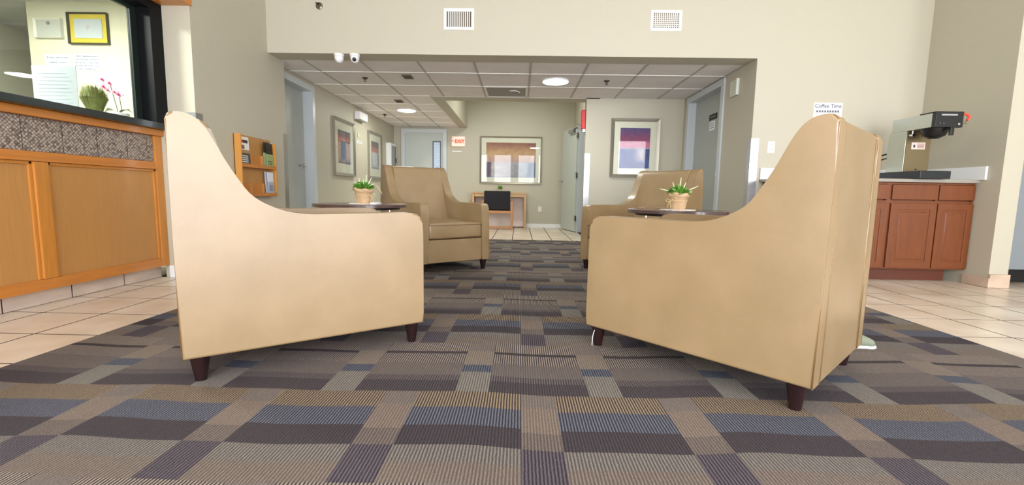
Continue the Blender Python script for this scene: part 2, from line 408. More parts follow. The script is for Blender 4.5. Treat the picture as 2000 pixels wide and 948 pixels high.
for a, b in zip(ys, ys[1:]):
    for x0, x1 in zip(xs, xs[1:]): floor_tile(x0, x1, a, b)
xs = [-1.08, -.76, -.44, -.115, .208, .517, .84, 1.12]; ys = [CYF+.38*k for k in range(8)]
for a, b in zip(ys, ys[1:]):
    for x0, x1 in zip(xs, xs[1:]): floor_tile(x0, x1, a, b)
def wood_floor_fill():
    bm = bmesh.new(); box(bm, (-2.945, 6.0), (-1.69, .6), (-.012, -.002)); link('tile', bm, FTILE, floor, kind='stuff')
    bm = bmesh.new(); box(bm, (-2.72, -1.08), (7.0, 9.66), (-.012, -.002)); link('tile', bm, FTILE, floor, kind='stuff')
wood_floor_fill()
bm = bmesh.new()
f = bm.faces.new([bm.verts.new((x, y, -.010)) for x, y in ((CX0, -1.2), (CX1, -1.2), (CX1, 4.635), (2.325, 4.635), (2.325, 6.595), (.925, 6.595), (.925, CYF), (CX0, CYF))])
r = bmesh.ops.extrude_face_region(bm, geom=[f]); bmesh.ops.translate(bm, verts=[v for v in r['geom'] if isinstance(v, bmesh.types.BMVert)], vec=(0, 0, .014))
cp = link('carpet', bm, carpet_mat())
tag(cp, 'dark ribbed carpet patterned in grey, tan and blue blocks between the tiled strips', 'carpet')

# big walls
slab('wall_front', ((XR, 4.16), (4.64, 4.88), (-.012, 3.4)), ((XW, XR), (4.64, 4.88), (2.104, 3.4)), m=PAINT)
slab('wall_left', ((-2.9, XW), (3.57, 4.95), (-.012, 3.4)), m=PAINT)
slab('wall_hall_left', ((-2.95, XL), (4.95, 5.0), (-.012, 3.4)), ((-2.95, XL), (5.0, 5.88), (2.0, 3.4)), ((-2.95, XL), (5.88, 9.66), (-.012, 3.4)), m=PAINT)
slab('wall_reception', ((-2.99, -2.955), (-1.7, 3.57), (-.012, 1.17)), ((-2.98, XW), (-1.7, 3.57), (2.13, 3.4)), ((-2.98, -2.9), (-1.7, .6), (1.17, 2.13)), m=PAINT)
slab('wall_right', ((4.0, 4.16), (3.815, 4.64), (-.012, 3.4)), ((5.9, 6.0), (-1.7, 5.5), (-.012, 3.4)), ((4.16, 6.0), (4.95, 5.05), (-.012, 3.4)), m=PAINT)
slab('wall_hall_right', ((XR, XR+.14), (4.88, 5.38), (-.012, 3.0)), ((XR, XR+.14), (5.38, 6.42), (2.03, 3.0)), ((XR, XR+.14), (6.42, 9.66), (-.012, 3.0)), ((XR+.13, XR+.2), (5.3, 6.5), (0, 2.05)), m=PAINT)
slab('wall_middle', ((.93, XR), (6.6, 6.74), (-.012, CZ+.02)), ((1.12, 1.24), (6.74, 7.75), (-.012, 3.0)), ((1.12, 1.24), (7.75, 8.66), (2.06, 3.0)), ((1.12, 1.24), (8.66, 9.66), (-.012, 3.0)), m=PAINT)
slab('wall_back', ((-2.95, XR+.1), (9.66, 9.8), (-.012, 3.0)), m=PAINT)
slab('wall_beam', ((-1.32, 1.12), (6.6, 6.86), (2.098, 3.0)), ((-1.32, -1.15), (6.86, 9.66), (2.098, 3.0)), m=PAINT)
slab('wall_rear', ((-2.98, 6.0), (-1.85, -1.7), (2.55, 3.4)), ((-2.98, 6.0), (-1.85, -1.7), (-.012, .12)), ((-2.98, -2.62), (-1.85, -1.7), (.12, 2.55)),
     ((5.75, 6.0), (-1.85, -1.7), (.12, 2.55)), *[((a[1], b[0]), (-1.85, -1.7), (.12, 2.55)) for a, b in zip(WINDOWS, WINDOWS[1:])], m=PAINT)
slab('ceiling_lobby', ((-2.98, 6.0), (-1.85, 5.05), (3.4, 3.5)), m=CEILW)
slab('ceiling_vestibule', ((-1.2, XR), (6.6, 9.7), (2.96, 3.05)), m=CEILW)
for i, (a, b) in enumerate(WINDOWS):
    w = sthing('window_%d' % (i+2), ((a+b)/2, -1.78, WZ[0]))
    bm = bmesh.new()
    for x in ((a, a+.045), (b-.045, b)): box(bm, x, (-1.81, -1.75), WZ)
    for z in ((WZ[0], WZ[0]+.05), (WZ[1]-.05, WZ[1])): box(bm, (a, b), (-1.81, -1.75), z)
    link('window_frame', bm, mat('bronze window frame', (120, 116, 110), .4, metal=.5), w)
    bx('pane', (a+.045, b-.045), (-1.785, -1.78), (WZ[0]+.05, WZ[1]-.05), GLASS, w)

# office behind the reception window
OFF = mat('office wall paint', (206, 204, 178), .6)
slab('wall_office', ((-4.33, -2.9), (4.0, 4.1), (-.012, 2.4)), ((-5.3, -5.2), (-1.2, 6.0), (-.012, 2.4)), ((-5.3, -2.9), (6.0, 6.1), (-.012, 2.4)), ((-5.3, -2.98), (-1.3, -1.2), (-.012, 2.4)), ((-2.97, -2.95), (4.1, 6.0), (-.012, 2.4)), m=OFF)
slab('ceiling_office', ((-5.3, -2.95), (-1.3, 6.1), (2.32, 2.45)), m=mat('office ceiling', (196, 198, 190), .8))
slab('floor_office', ((-5.3, -2.98), (-1.3, 6.1), (-.012, .0)), m=mat('office floor', (120, 112, 100), .6))

# hall ceiling: grid + panels
ceil = sthing('ceiling')
gx = [XL, -2.34, -1.73, -1.122, -.517, .088, .70, 1.32, 1.935, XR]
gy = [4.88, 5.345, 5.97, 6.6]
gyl = [6.6, 7.21, 7.82, 8.43, 9.04, 9.66]
gxl = [XL, -2.34, -1.73, -1.32]
_pc = {}
def panel(x0, x1, y0, y1):
    k = (round(x1-x0, 3), round(y1-y0, 3))
    if k not in _pc:
        w, h = k[0]-.014, k[1]-.014
        bm = bmesh.new(); box(bm, (-w/2, w/2), (-h/2, h/2), (0, .018)); me = bpy.data.meshes.new('ceiling_panel'); bmesh.ops.recalc_face_normals(bm, faces=bm.faces); bm.to_mesh(me); bm.free(); me.materials.append(TILEC); _pc[k] = me
    o = bpy.data.objects.new('ceiling_panel', _pc[k]); COL.objects.link(o); o.parent = ceil; o.location = ((x0+x1)/2, (y0+y1)/2, CZ)
for y0, y1 in zip(gy, gy[1:]):
    for x0, x1 in zip(gx, gx[1:]):
        if abs(x0+.517) < .01 and y0 > 5.9: continue
        panel(x0, x1, y0, y1)
for y0, y1 in zip(gyl, gyl[1:]):
    for x0, x1 in zip(gxl, gxl[1:]): panel(x0, x1, y0, y1)
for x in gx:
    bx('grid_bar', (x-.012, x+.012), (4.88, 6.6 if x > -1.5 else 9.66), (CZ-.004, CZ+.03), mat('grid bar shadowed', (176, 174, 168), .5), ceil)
bx('grid_bar', (-1.332, -1.30), (6.6, 9.66), (CZ-.006, CZ+.03), TBAR, ceil)
for y in gy[1:-1]: bx('grid_bar', (XL, XR), (y-.012, y+.012), (CZ-.0055, CZ+.03), TBAR, ceil)
for y in gyl[:-1]: bx('grid_bar', (XL, -1.32), (y-.012, y+.012), (CZ-.0055, CZ+.03), TBAR, ceil)
slab('ceiling_plenum', ((-2.95, XR+.1), (4.88, 6.6), (2.3, 2.35)), ((-2.95, -1.32), (6.6, 9.7), (2.3, 2.35)), m=CEILW)

# baseboards
bm = bmesh.new(); box(bm, (.13, 1.12), (9.645, 9.66), (0, .085)); link('baseboard_back', bm, WHITE, kind='structure')
bm = bmesh.new(); box(bm, (-2.86, XW), (3.555, 3.57), (0, .095)); link('baseboard_left', bm, WHITE, kind='structure')
bm = bmesh.new(); box(bm, (3.995, 4.165), (3.795, 3.815), (0, .115), .004); box(bm, (3.985, 4.0), (3.795, 4.03), (0, .08), .004)
link('baseboard_right', bm, mat('stained beige base', (196, 172, 150), .6, var=.2, vscale=8), kind='structure')
bm = bmesh.new(); box(bm, (-2.975, XW+.012), (-1.0, 3.585), (2.128, 2.2), .004); link('trim_1', bm, OAKH, kind='structure')

# doors ------------------------------------------------------------
def knob(parent, x, y, z, sx=1, rose=True, axis='x'):
    bm = bmesh.new()
    lathe(bm, [(.028, 0), (.03, sx*.006), (.012, sx*.012), (.012, sx*.035), (.026, sx*.045), (.028, sx*.06), (.018, sx*.07)], 16, (x, y, z) if axis == 'x' else (x, y, z), axis)
    return link('door_knob', bm, CHROME, parent, smooth=True)
d = sthing('door_1', (XL, 5.44, 0))
bx('door_leaf', (-2.87, -2.83), (5.0, 5.88), (.01, 2.0), DOORG, d, .003)
bm = bmesh.new(); ring(bm, 'x', 4.952, 5.94, 0, 2.06, .07, -2.9, XL+.018, 'lrt'); link('door_frame', bm, FRAMEG, d)
knob(d, -2.83, 5.74, 1.04, 1)
bx('door_sign', (-2.83, -2.824), (5.2, 5.42), (1.66, 1.76), SIGNB, d)
d = sthing('door_3', (XR, 5.9, 0))
bx('door_leaf', (XR+.09, XR+.13), (5.4, 6.4), (.01, 2.02), DOORG, d, .003)
bm = bmesh.new(); ring(bm, 'x', 5.32, 6.47, 0, 2.09, .075, XR+.13, XR-.018, 'lrt'); link('door_frame', bm, FRAMEG, d)
knob(d, XR+.09, 5.48, 1.0, -1)
bx('door_sign', (XR+.083, XR+.09), (5.7, 5.92), (1.70, 1.77), SIGNB, d)
bx('print_line', (XR+.082, XR+.0835), (5.73, 5.89), (1.728, 1.742), mat('dim sign print', (120, 120, 116), .6), d)
bx('paper_notice', (XR+.086, XR+.09), (5.75, 5.9), (1.57, 1.68), PAPER, d)
for k in range(3): bx('print_line', (XR+.0855, XR+.087), (5.77, 5.88), (1.595+.028*k, 1.605+.028*k), mat('grey print', (130, 132, 136), .7), d)
d = sthing('door_2', (-2.06, 9.66, 0))
bx('door_leaf', (-2.47, -1.66), (9.63, 9.655), (.01, 2.0), mat('pale grey door', (186, 192, 186), .4), d, .003)
bm = bmesh.new(); ring(bm, 'y', -2.55, -1.58, 0, 2.06, .08, 9.66, 9.6, 'lrt'); link('door_frame', bm, FRAMEG, d)
bm = bmesh.new(); ring(bm, 'y', -1.88, -1.705, 1.0, 1.81, .018, 9.63, 9.612)
link('light_frame', bm, mat('dark glazing bead', (90, 94, 98), .5), d)
bx('pane', (-1.86, -1.725), (9.622, 9.628), (1.02, 1.77), emis('daylit blinds pane', (196, 218, 246), 1.05), d)
for k in range(14): bx('blind_slat', (-1.858, -1.727), (9.612, 9.621), (1.05+.052*k, 1.075+.052*k), mat('blind slat', (206, 216, 228), .5), d)
# open vestibule door, hinged in the far jamb of its opening
d = sthing('door_4', (1.10, 8.66, 0))
hx, hy = 1.105, 8.68; tx, ty = .91, 9.50
dv = Vector((tx-hx, ty-hy, 0)).normalized(); nv = Vector((-dv.y, dv.x, 0))
def leafbox(bm, a, b, n0, n1, z0, z1):
    vs = [bm.verts.new(Vector((hx, hy, z)) + dv*s + nv*n) for s in (a, b) for n in (n0, n1) for z in (z0, z1)]
    for f in [(0, 1, 3, 2), (4, 6, 7, 5), (0, 4, 5, 1), (2, 3, 7, 6), (0, 2, 6, 4), (1, 5, 7, 3)]: bm.faces.new([vs[i] for i in f])
bm = bmesh.new(); leafbox(bm, 0, .845, 0, .042, .012, 2.03); link('door_leaf', bm, mat('pale grey door', ), d)
bm = bmesh.new(); leafbox(bm, .05, .36, .042, .10, 1.92, 1.985); leafbox(bm, -.02, .2, .05, .07, 1.99, 2.01); link('door_closer', bm, STEEL, d)
for z in (.22, 1.05, 1.8):
    bm = bmesh.new(); leafbox(bm, -.035, .03, .03, .052, z, z+.1); link('hinge', bm, CHROME, d)
bm = bmesh.new(); c = Vector((hx, hy, 1.0)) + dv*.78
for q, r in ((.042, .026), (.055, .01), (.085, .024), (.1, .02)): pass
lathe(bm, [(.028, 0), (.026, .008), (.011, .014), (.011, .04), (.026, .05), (.024, .07)], 14, (0, 0, 0), 'x')
rot = Matrix.Translation(c+nv*.042) @ nv.to_track_quat('X', 'Z').to_matrix().to_4x4(); bmesh.ops.transform(bm, matrix=rot, verts=bm.verts); link('door_knob', bm, CHROME, d, smooth=True)
bm = bmesh.new(); box(bm, (1.10, 1.25), (7.70, 7.77), (0, 2.08)); box(bm, (1.10, 1.25), (8.64, 8.70), (0, 2.08)); box(bm, (1.10, 1.25), (7.70, 8.70), (2.03, 2.08)); link('door_frame', bm, FRAMEG, d)

# corner guards
def guard(label, x, y, dx, dy, z1=1.325):
    t = thing('corner_guard', label, 'corner guard', (x, y, 0), world=True)
    bm = bmesh.new(); e = .004
    box(bm, sorted((x-.0, x+dx*.075)), sorted((y-(e if dy > 0 else -e), y)), (.05, z1)) ; o1 = link('guard_leaf', bm, STEEL, t)
    bm = bmesh.new(); box(bm, sorted((x, x-dx*e)), sorted((y-(e if dy > 0 else -e), y+dy*.075)), (.05, z1)); link('guard_leaf', bm, STEEL, t)
guard('steel corner guard at the right edge of the wide opening, beside the kitchenette', XR, 4.64, 1, 1)
guard('steel corner guard left of the purple and pink picture, beside the open door', .93, 6.6, 1, 1)
guard('steel corner guard on the wall corner above the front left armchair back', XW, 3.57, -1, 1)
t = thing('corner_guard', 'steel corner guard between the brochure rack wall and the left grey door', 'corner guard', (XW, 4.95, 0), world=True)
bx('guard_leaf', (XW, XW+.004), (4.875, 4.954), (.05, 1.335), STEEL, t); bx('guard_leaf', (XW-.075, XW), (4.95, 4.954), (.05, 1.335), STEEL, t)

# ------------------------------------------------------------------ reception window and counter
w = sthing('window_1', (-2.87, 2.1, 1.2))
bm = bmesh.new(); box(bm, (-2.95, -2.80), (3.455, 3.575), (1.229, 2.07)); box(bm, (-2.95, -2.80), (.6, .7), (1.229, 2.07)); box(bm, (-2.95, -2.80), (.6, 3.575), (2.07, 2.129))
link('window_frame', bm, BLACKM, w)
bm = bmesh.new(); box(bm, (-2.97, -2.79), (.6, 3.58), (1.182, 1.228), .004); link('window_sill', bm, mat('dark green laminate sill', (22, 34, 36), .3, coat=.3), w, smooth=True)
bm = bmesh.new(); box(bm, (-2.93, -2.905), (3.40, 3.453), (1.245, 2.044)); box(bm, (-2.935, -2.905), (.7, 3.453), (1.229, 1.245)); box(bm, (-2.93, -2.905), (.7, 3.453), (2.044, 2.069))
link('sash', bm, mat('dark sash metal', (30, 40, 36), .5, spec=.2), w)
bx('track', (-2.895, -2.88), (.7, 3.44), (1.228, 1.238), mat('aluminium track', (150, 152, 148), .35, metal=.8), w)
bx('pane', (-2.92, -2.915), (.7, 3.40), (1.243, 2.045), GLASS, w)

t = thing('reception_counter', 'long oak panelled reception counter with grey mosaic tile band under the window', 'counter', (-2.93, 2.0, 0), world=True)
Y0 = .6; F0 = -2.88
bx('carcass', (-2.945, -2.893), (Y0, 3.568), (.1, 1.18), OAKP, t)
bx('top_rail', (-2.893, -2.845), (Y0, 3.578), (1.132, 1.182), OAKH, t, .006)
bx('middle_rail', (-2.893, -2.868), (Y0, 3.5), (.872, .93), OAKH, t, .004)
bx('moulding', (-2.868, -2.858), (Y0, 3.5), (.872, .888), OAKH, t, .003)
bx('bottom_rail', (-2.893, -2.868), (Y0, 3.5), (.098, .165), OAKH, t, .004)
bx('stile', (-2.893, -2.866), (3.5, 3.57), (.098, 1.132), OAK, t, .005)
for y in (2.605, 1.70, .8):
    bx('stile', (-2.893, -2.864), (y, y+.085), (.165, .872), OAK, t, .008)
for a, b in ((2.69, 3.5), (1.785, 2.605), (.885, 1.70)):
    bm = bmesh.new(); box(bm, (-2.893, -2.876), (a, a+.02), (.165, .872), .004); box(bm, (-2.893, -2.876), (b-.02, b), (.165, .872), .004); box(bm, (-2.893, -2.876), (a, b), (.852, .872), .004)
    link('bead', bm, OAK, t, smooth=True)
    bx('panel', (-2.893, -2.886), (a, b), (.165, .872), OAKP, t)
y = 3.5
while y > Y0+.1:
    bx('mosaic_tile', (-2.893, -2.882), (max(y-.229, Y0), y-.003), (.932, 1.130), MOSAIC, t, .002); y -= .232
t['_n'] = 1
bt = [3.57, 3.22, 2.83, 2.43, 2.03, 1.63, 1.23, .83]
for a, b in zip(bt[1:], bt): bx('base_tile', (-2.95, -2.938), (a+.006, b-.004), (0.0, .1), BTILE, t, .002)
bx('base_backing', (-2.96, -2.944), (.83, 3.57), (0, .1), GROUT, t)

# office things
def frame_front(name, label, x0, x1, z0, z1, y, fw, fm, inner, cat='picture', mw=0, mm=None, depth=.03, gl=True, group=None):
    t = thing(name, label, cat, ((x0+x1)/2, y, z0), world=True)
    bm = bmesh.new(); ring(bm, 'y', x0, x1, z0, z1, fw*.55, y, y-depth, slope=.25); ring(bm, 'y', x0+fw*.55, x1-fw*.55, z0+fw*.55, z1-fw*.55, fw*.45, y, y-depth*.8, slope=.3)
    link('frame', bm, fm, t)
    if mw: bx('mat_board', (x0+fw, x1-fw), (y-.012, y-.008), (z0+fw, z1-fw), mm, t)
    bx('print', (x0+fw+mw, x1-fw-mw), (y-.016, y-.0125), (z0+fw+mw, z1-fw-mw), inner, t)
    if gl: bx('pane', (x0+fw, x1-fw), (y-.0195, y-.018), (z0+fw, z1-fw), PGLASS, t)
    return t
YEL = mat('yellow mat board', (232, 206, 66), .6)
t = frame_front('framed_certificate', 'certificate in a black frame with yellow mat on the office wall', -3.955, -3.605, 1.962, 2.225, 4.0, .012, mat('black frame', (44, 40, 24), .4), mat('certificate paper', (206, 214, 222), .6), 'picture', .04, YEL, .03)
text('print_mark', 'P', .06, mat('pink mark', (204, 176, 190), .6), M_front(-3.78, 3.982, 2.095), t)
t = frame_front('framed_license', 'pale framed license document with round seal, left of the yellow certificate', -4.25, -4.01, 2.01, 2.175, 4.0, .014, mat('pale frame', (206, 206, 192), .4), mat('document paper', (212, 214, 208), .6), 'picture', 0, None, .03)
bm = bmesh.new(); lathe(bm, [(.014, 3.978), (.014, 3.982)], 16, (-4.13, 0, 2.135), 'y'); link('seal', bm, mat('seal ink', (120, 120, 112), .6), t)
for (x0, x1, z0, z1, lab, lines) in (
    (-4.2, -3.965, 1.745, 1.875, 'taped towing notice on the office wall, left one of the two', [('If your vehicle was', .026), ('towed, contact', .026), ('Recovery', .032)]),
    (-3.945, -3.705, 1.74, 1.88, 'taped guest rules notice on the office wall, under the yellow certificate', [('ONLY registered guests', .021), ('will be allowed stairs/keys', .019), ('We do NOT responsible', .021), ('for items left in the room', .020), ('after checking out', .021)])):
    t = thing('paper_notice', lab, 'notice', ((x0+x1)/2, 4.0, z0), world=True)
    bx('sheet', (x0, x1), (3.996, 4.0), (z0, z1), mat('blue white paper', (222, 230, 240), .6), t)
    n = len(lines)
    for k, (s, sz) in enumerate(lines): text('print_text', s, sz, INK, M_front((x0+x1)/2, 3.9955, z1-(z1-z0)*(k+.6)/(n+.2)), t)
# inner desk ledge carrying the plants and sign stand
slab('trim_2', ((-3.45, -2.955), (-1.0, 3.98), (1.14, 1.2)), m=mat('white ledge', (226, 226, 214), .4))
LZ = 1.2
t = thing('sign_holder', 'clear sign stand holding a white printed sheet behind the reception glass', 'sign holder', (-3.12, 3.02, LZ), rz=.0)
bx('sheet', (-.15, .15), (-.003, .0), (.03, .325), mat('bright sheet', (225, 234, 248), .5), t)
bm = bmesh.new(); box(bm, (-.155, .155), (-.006, -.004), (.025, .33)); link('acrylic_face', bm, PGLASS, t)
bx('stand_base', (-.155, .155), (-.06, .05), (0, .006), mat('clear acrylic base', (210, 216, 216), .1), t)
for k in range(9): bx('print_line', (-.12, .12-.02*(k % 3)), (-.0037, -.0031), (.08+.024*k, .083+.024*k), mat('faint print', (190, 200, 216), .7), t)
# grass bunch
def grass_bunch():
    t = thing('grass_planter', 'tied bunch of green ornamental grass on the reception ledge', 'plant', (-3.13, 3.30, LZ))
    bm = bmesh.new(); lathe(bm, [(.036, 0), (.042, .01), (.036, .055), (.03, .06)], 20); link('base', bm, GRASS, t, smooth=True)
    bm = bmesh.new()
    for i in range(900):
        a = random.uniform(0, 2*PI); q = math.sqrt(random.random()); h = random.uniform(.2, .265)
        r0, r1, r2 = .032*q, .085*q, .07*q*random.uniform(.8, 1.25)
        pts = [(r0*math.cos(a), r0*math.sin(a), .03), (r1*.62*math.cos(a), r1*.62*math.sin(a), .1), (r1*math.cos(a), r1*math.sin(a), .17), (r2*math.cos(a)+random.uniform(-.01, .01), r2*math.sin(a), h)]
        w_ = Vector((-math.sin(a), math.cos(a), 0))*.0018; pv = None
        for k, p in enumerate(pts):
            p = Vector(p); s = 1 if k < 3 else .2
            cur = (bm.verts.new(p-w_*s), bm.verts.new(p+w_*s))
            if pv: bm.faces.new((pv[0], pv[1], cur[1], cur[0]))
            pv = cur
    link('blades', bm, GRASS, t, kind='stuff')
grass_bunch()
def orchid():
    t = thing('potted_orchid', 'pink and white orchid in a low white pot on the reception ledge', 'plant', (-3.13, 3.5, LZ+.03))
    bm = bmesh.new(); lathe(bm, [(.05, 0), (.062, .02), (.066, .065), (.06, .068), (.056, .05)], 24); link('pot', bm, WHITE, t, smooth=True)
    PK = mat('orchid petal', (226, 160, 184), .5, var=.1, vscale=30); MG = mat('magenta lip', (176, 34, 84), .5); DG = mat('dark orchid leaf', (58, 82, 44), .35)
    for a, L_ in ((PI*.98, .12), (-.1, .1), (.6, .08)):
        bm = bmesh.new(); pv = None
        for k in range(9):
            s = k/8; w_ = .024*math.sin(PI*min(1, s*1.0+.06))
            c = Vector((math.cos(a)*L_*s, math.sin(a)*L_*s, .068+.04*math.sin(s*2.2)-.02*s*s)); n = Vector((-math.sin(a), math.cos(a), .3))*w_
            cur = (bm.verts.new(c-n), bm.verts.new(c-Vector((0, 0, .004))), bm.verts.new(c+n))
            if pv: bm.faces.new((pv[0], pv[1], cur[1], cur[0])); bm.faces.new((pv[1], pv[2], cur[2], cur[1]))
            pv = cur
        link('leaf', bm, DG, t, smooth='all')
    stems = [[(-.005, 0, .06), (-.02, -.005, .15), (-.035, -.01, .24), (-.05, -.015, .30), (-.075, -.02, .315)], [(.02, 0, .06), (.022, -.005, .13), (.02, -.01, .19), (.035, -.015, .215), (.06, -.02, .20)]]
    for st in stems:
        bm = bmesh.new(); tube(bm, spline(st, 5), .0028, 6); link('stem', bm, mat('orchid stem', (96, 96, 70), .5), t, smooth='all')
    for fx, fz, sc in ((-.075, .315, 1), (-.02, .288, 1.0), (-.068, .262, 1), (-.035, .235, .8), (.045, .205, 1.05), (.015, .222, .8)):
        f = None
        bm = bmesh.new()
        for k in range(5):
            a = 2*PI*k/5+PI/2; r = .026*sc; c = Vector((fx, -.035, fz)); u = Vector((math.cos(a), -.25, math.sin(a))); s_ = Vector((-math.sin(a), 0, math.cos(a)))
            w_ = .017*sc if k in (1, 4) else .011*sc
            v0 = bm.verts.new(c); ring = [bm.verts.new(c+u*r*p+s_*w_*q) for p, q in ((.4, -1), (.8, -.9), (1.15, 0), (.8, .9), (.4, 1))]
            for i in range(4): bm.faces.new((v0, ring[i], ring[i+1]))
        f = link('flower', bm, PK, t)
        bm = bmesh.new(); bmesh.ops.create_icosphere(bm, subdivisions=1, radius=.0105*sc, matrix=Matrix.Translation((fx, -.046, fz-.003))); link('flower_lip', bm, MG, f, smooth='all')
orchid()

# ------------------------------------------------------------------ armchair
PROF = [(-.045, .10), (-.047, .30), (-.048, .50), (-.045, .585), (-.034, .613), (-.008, .629), (.06, .632), (.20, .632), (.35, .631), (.46, .632), (.54, .646), (.613, .678), (.66, .716),
        (.70, .778), (.735, .842), (.76, .897), (.785, .945), (.81, .976), (.838, .993), (.87, .997), (.893, .990), (.904, .968), (.903, .80), (.902, .50), (.90, .10)]
def sm(P, k=3):
    body = spline(P[:-3], k); return body + [tuple(p) for p in P[-3:]]
ZP = .43   # profile s=0 sits at y=-ZP
HW = .362; AT = .085
def make_chair():
    t = thing('armchair', '', 'armchair')
    poly = [(s-ZP, z) for s, z in sm(PROF)]
    def taper(bm):
        for v in bm.verts:
            if v.co.z > .1: v.co.x *= 1-.055*max(0, (v.co.z-.1))/.9*1.0
    for sgn in (-1, 1):
        x0, x1 = sorted((sgn*HW, sgn*(HW-AT)))
        bm = bmesh.new(); prism(bm, poly, x0, x1, .011, 3); taper(bm); a = link('arm', bm, TAN, t, smooth=True)
        for xx_ in (sgn*(HW-.004), sgn*(HW-AT+.004)):
            bm = bmesh.new(); pts = [(xx_, (s-ZP), z) for s, z in sm(PROF)]
            # piping follows the outline just proud of the rim
            q = []
            cy, cz = .1, .4
            for i, p in enumerate(pts):
                a0 = pts[max(i-1, 0)]; a1 = pts[min(i+1, len(pts)-1)]; d_ = Vector((0, a1[1]-a0[1], a1[2]-a0[2])).normalized(); n_ = Vector((0, -d_.z, d_.y))
                q.append(Vector(p)+n_*(-.0025))
            tube(bm, q, .0032, 6); taper(bm); link('piping', bm, PIPE, a, smooth='all')
    xi = HW-AT-.001
    # backrest cushion between the wings, raked
    back = [(.60, .40), (.66, .60), (.715, .78), (.762, .93), (.785, .975), (.815, .988), (.85, .99), (.868, .985), (.868, .5), (.868, .40)]
    bm = bmesh.new(); prism(bm, [(s-ZP, z) for s, z in spline(back[:7], 3)+back[7:]], -xi, xi, .012, 3); taper(bm); link('backrest', bm, TAN, t, smooth=True)
    bm = bmesh.new(); prism(bm, [(s-ZP, z) for s, z in [(.869, .10), (.869, .978), (.876, .986), (.892, .984), (.897, .972), (.897, .10)]], -xi, xi, .004, 1); taper(bm); link('back_panel', bm, TAN, t, smooth=True)
    bm = bmesh.new()
    tube(bm, [(-xi+.012, .897-ZP, .11), (-xi*.95+.012, .899-ZP, .97)], .0028, 6); link('back_seam', bm, TAN, t, smooth='all')
    bm = bmesh.new(); tube(bm, [(xi-.012, .897-ZP, .11), (xi*.95-.012, .899-ZP, .97)], .0028, 6); link('back_seam', bm, TAN, t, smooth='all')
    # seat cushion: crowned
    bm = bmesh.new(); box(bm, (-xi+.002, xi-.002), (-.045-ZP, .64-ZP), (.312, .455))
    bmesh.ops.bevel(bm, geom=list(bm.edges), offset=.022, segments=4, profile=.5, affect='EDGES')
    bmesh.ops.subdivide_edges(bm, edges=[e for e in bm.edges if e.calc_length() > .2], cuts=5, use_grid_fill=True)
    for v in bm.verts:
        if v.co.z > .42: v.co.z += .022*max(0, math.cos(v.co.x/xi*PI/2))*max(0, math.cos((v.co.y+.13)/.40*PI/2*.95))
    link('seat_cushion', bm, TAN, t, smooth='all')
    bm = bmesh.new(); tube(bm, [(-xi+.006, -.049-ZP, .438), (xi-.006, -.049-ZP, .438)], .003, 6); tube(bm, [(-xi+.006, -.049-ZP, .325), (xi-.006, -.049-ZP, .325)], .003, 6); link('cushion_piping', bm, PIPE, t.children[-1], smooth='all')
    bx('front_rail', (-xi, xi), (-.04-ZP, .02-ZP), (.10, .308), TAN, t, .008, 3)
    bx('seat_deck', (-xi, xi), (.02-ZP, .80-ZP), (.12, .31), mat('dark dust cover', (60, 52, 44), .9), t)
    for sx in (-1, 1):
        for s in (0.0, .845):
            bm = bmesh.new(); n = 20
            lathe(bm, [(.020, .0045), (.0205, .012), (.034, .10), (.034, .104)], n, (sx*(HW-.043), s-ZP, 0)); link('leg', bm, LEG, t, smooth=True)
    return t
chair = make_chair()
def chair_at(src, F, d, label):
    """F = near-side front foot, d = unit direction front->rear; side: +1 if the body lies to the left of d"""
    pass
# local: front is -y, rear +y.  rear direction d -> rz with (0,1)->d
def place(front_foot, d, foot_sx):
    rz = math.atan2(-d[0], d[1])
    c, s = math.cos(rz), math.sin(rz)
    lx, ly = foot_sx*(HW-.043), -ZP
    return (front_foot[0]-(c*lx-s*ly), front_foot[1]-(s*lx+c*ly), 0), rz
G = None
dR = Vector((.680, -.733)).normalized(); dL = Vector((-.812, -.584)).normalized()
# right front chair: camera sees its side; body lies on far side
locR, rzR = place((.392, 2.112), dR, +1)
locL, rzL = place((-.517, 2.105), dL, -1)
chair.location = locR; chair.rotation_euler = (0, 0, rzR)
chair['label'] = 'tan vinyl armchair in front right, its side and back turned to the viewer'
chair['group'] = 'tan armchairs around the two tables'
dup(chair, locL, rzL, 'tan vinyl armchair in front left, its pale side panel facing the viewer')
dBL = Vector((-.61, .79)).normalized(); loc, rz = place((-.348, 4.255), dBL, +1)
CH_BL = dup(chair, loc, rz, 'tan vinyl armchair at the back left, seat and back facing the viewer')
dBR = Vector((.78, .626)).normalized(); loc, rz = place((.665, 4.375), dBR, -1)
CH_BR = dup(chair, loc, rz, 'tan vinyl armchair at the back right, partly hidden behind the table and front chair')

# ------------------------------------------------------------------ side tables with pots
def make_table():
    t = thing('side_table', '', 'table')
    R = .335; TZ = .635
    bm = bmesh.new(); lathe(bm, [(R-.003, TZ-.024), (R, TZ-.021), (R, TZ-.003), (R-.003, TZ)], 64); link('tabletop', bm, WALNUT, t, smooth=True)
    bm = bmesh.new(); lathe(bm, [(R-.05, TZ-.04), (R-.05, TZ-.024)], 48); link('apron', bm, mat('black steel', (24, 22, 24), .4), t, smooth=True)
    for k in range(4):
        a = k*PI/2+PI/5
        bm = bmesh.new(); tube(bm, [(.22*math.cos(a), .22*math.sin(a), TZ-.04), (.22*math.cos(a), .22*math.sin(a), .03)], .011, 12); link('leg', bm, CHROME, t, smooth=True)
    bm = bmesh.new(); lathe(bm, [(.26, .004), (.26, .016), (.24, .028), (.0, .03)], 48, cap=False); link('base', bm, mat('black steel'), t, smooth=True)
    return t
TL = (-1.19, 3.32); TR = (1.105, 3.17)
tb = make_table(); tb.location = (*TL, 0); tb['label'] = 'round dark walnut side table between the two left armchairs'; tb['group'] = 'round walnut side tables'
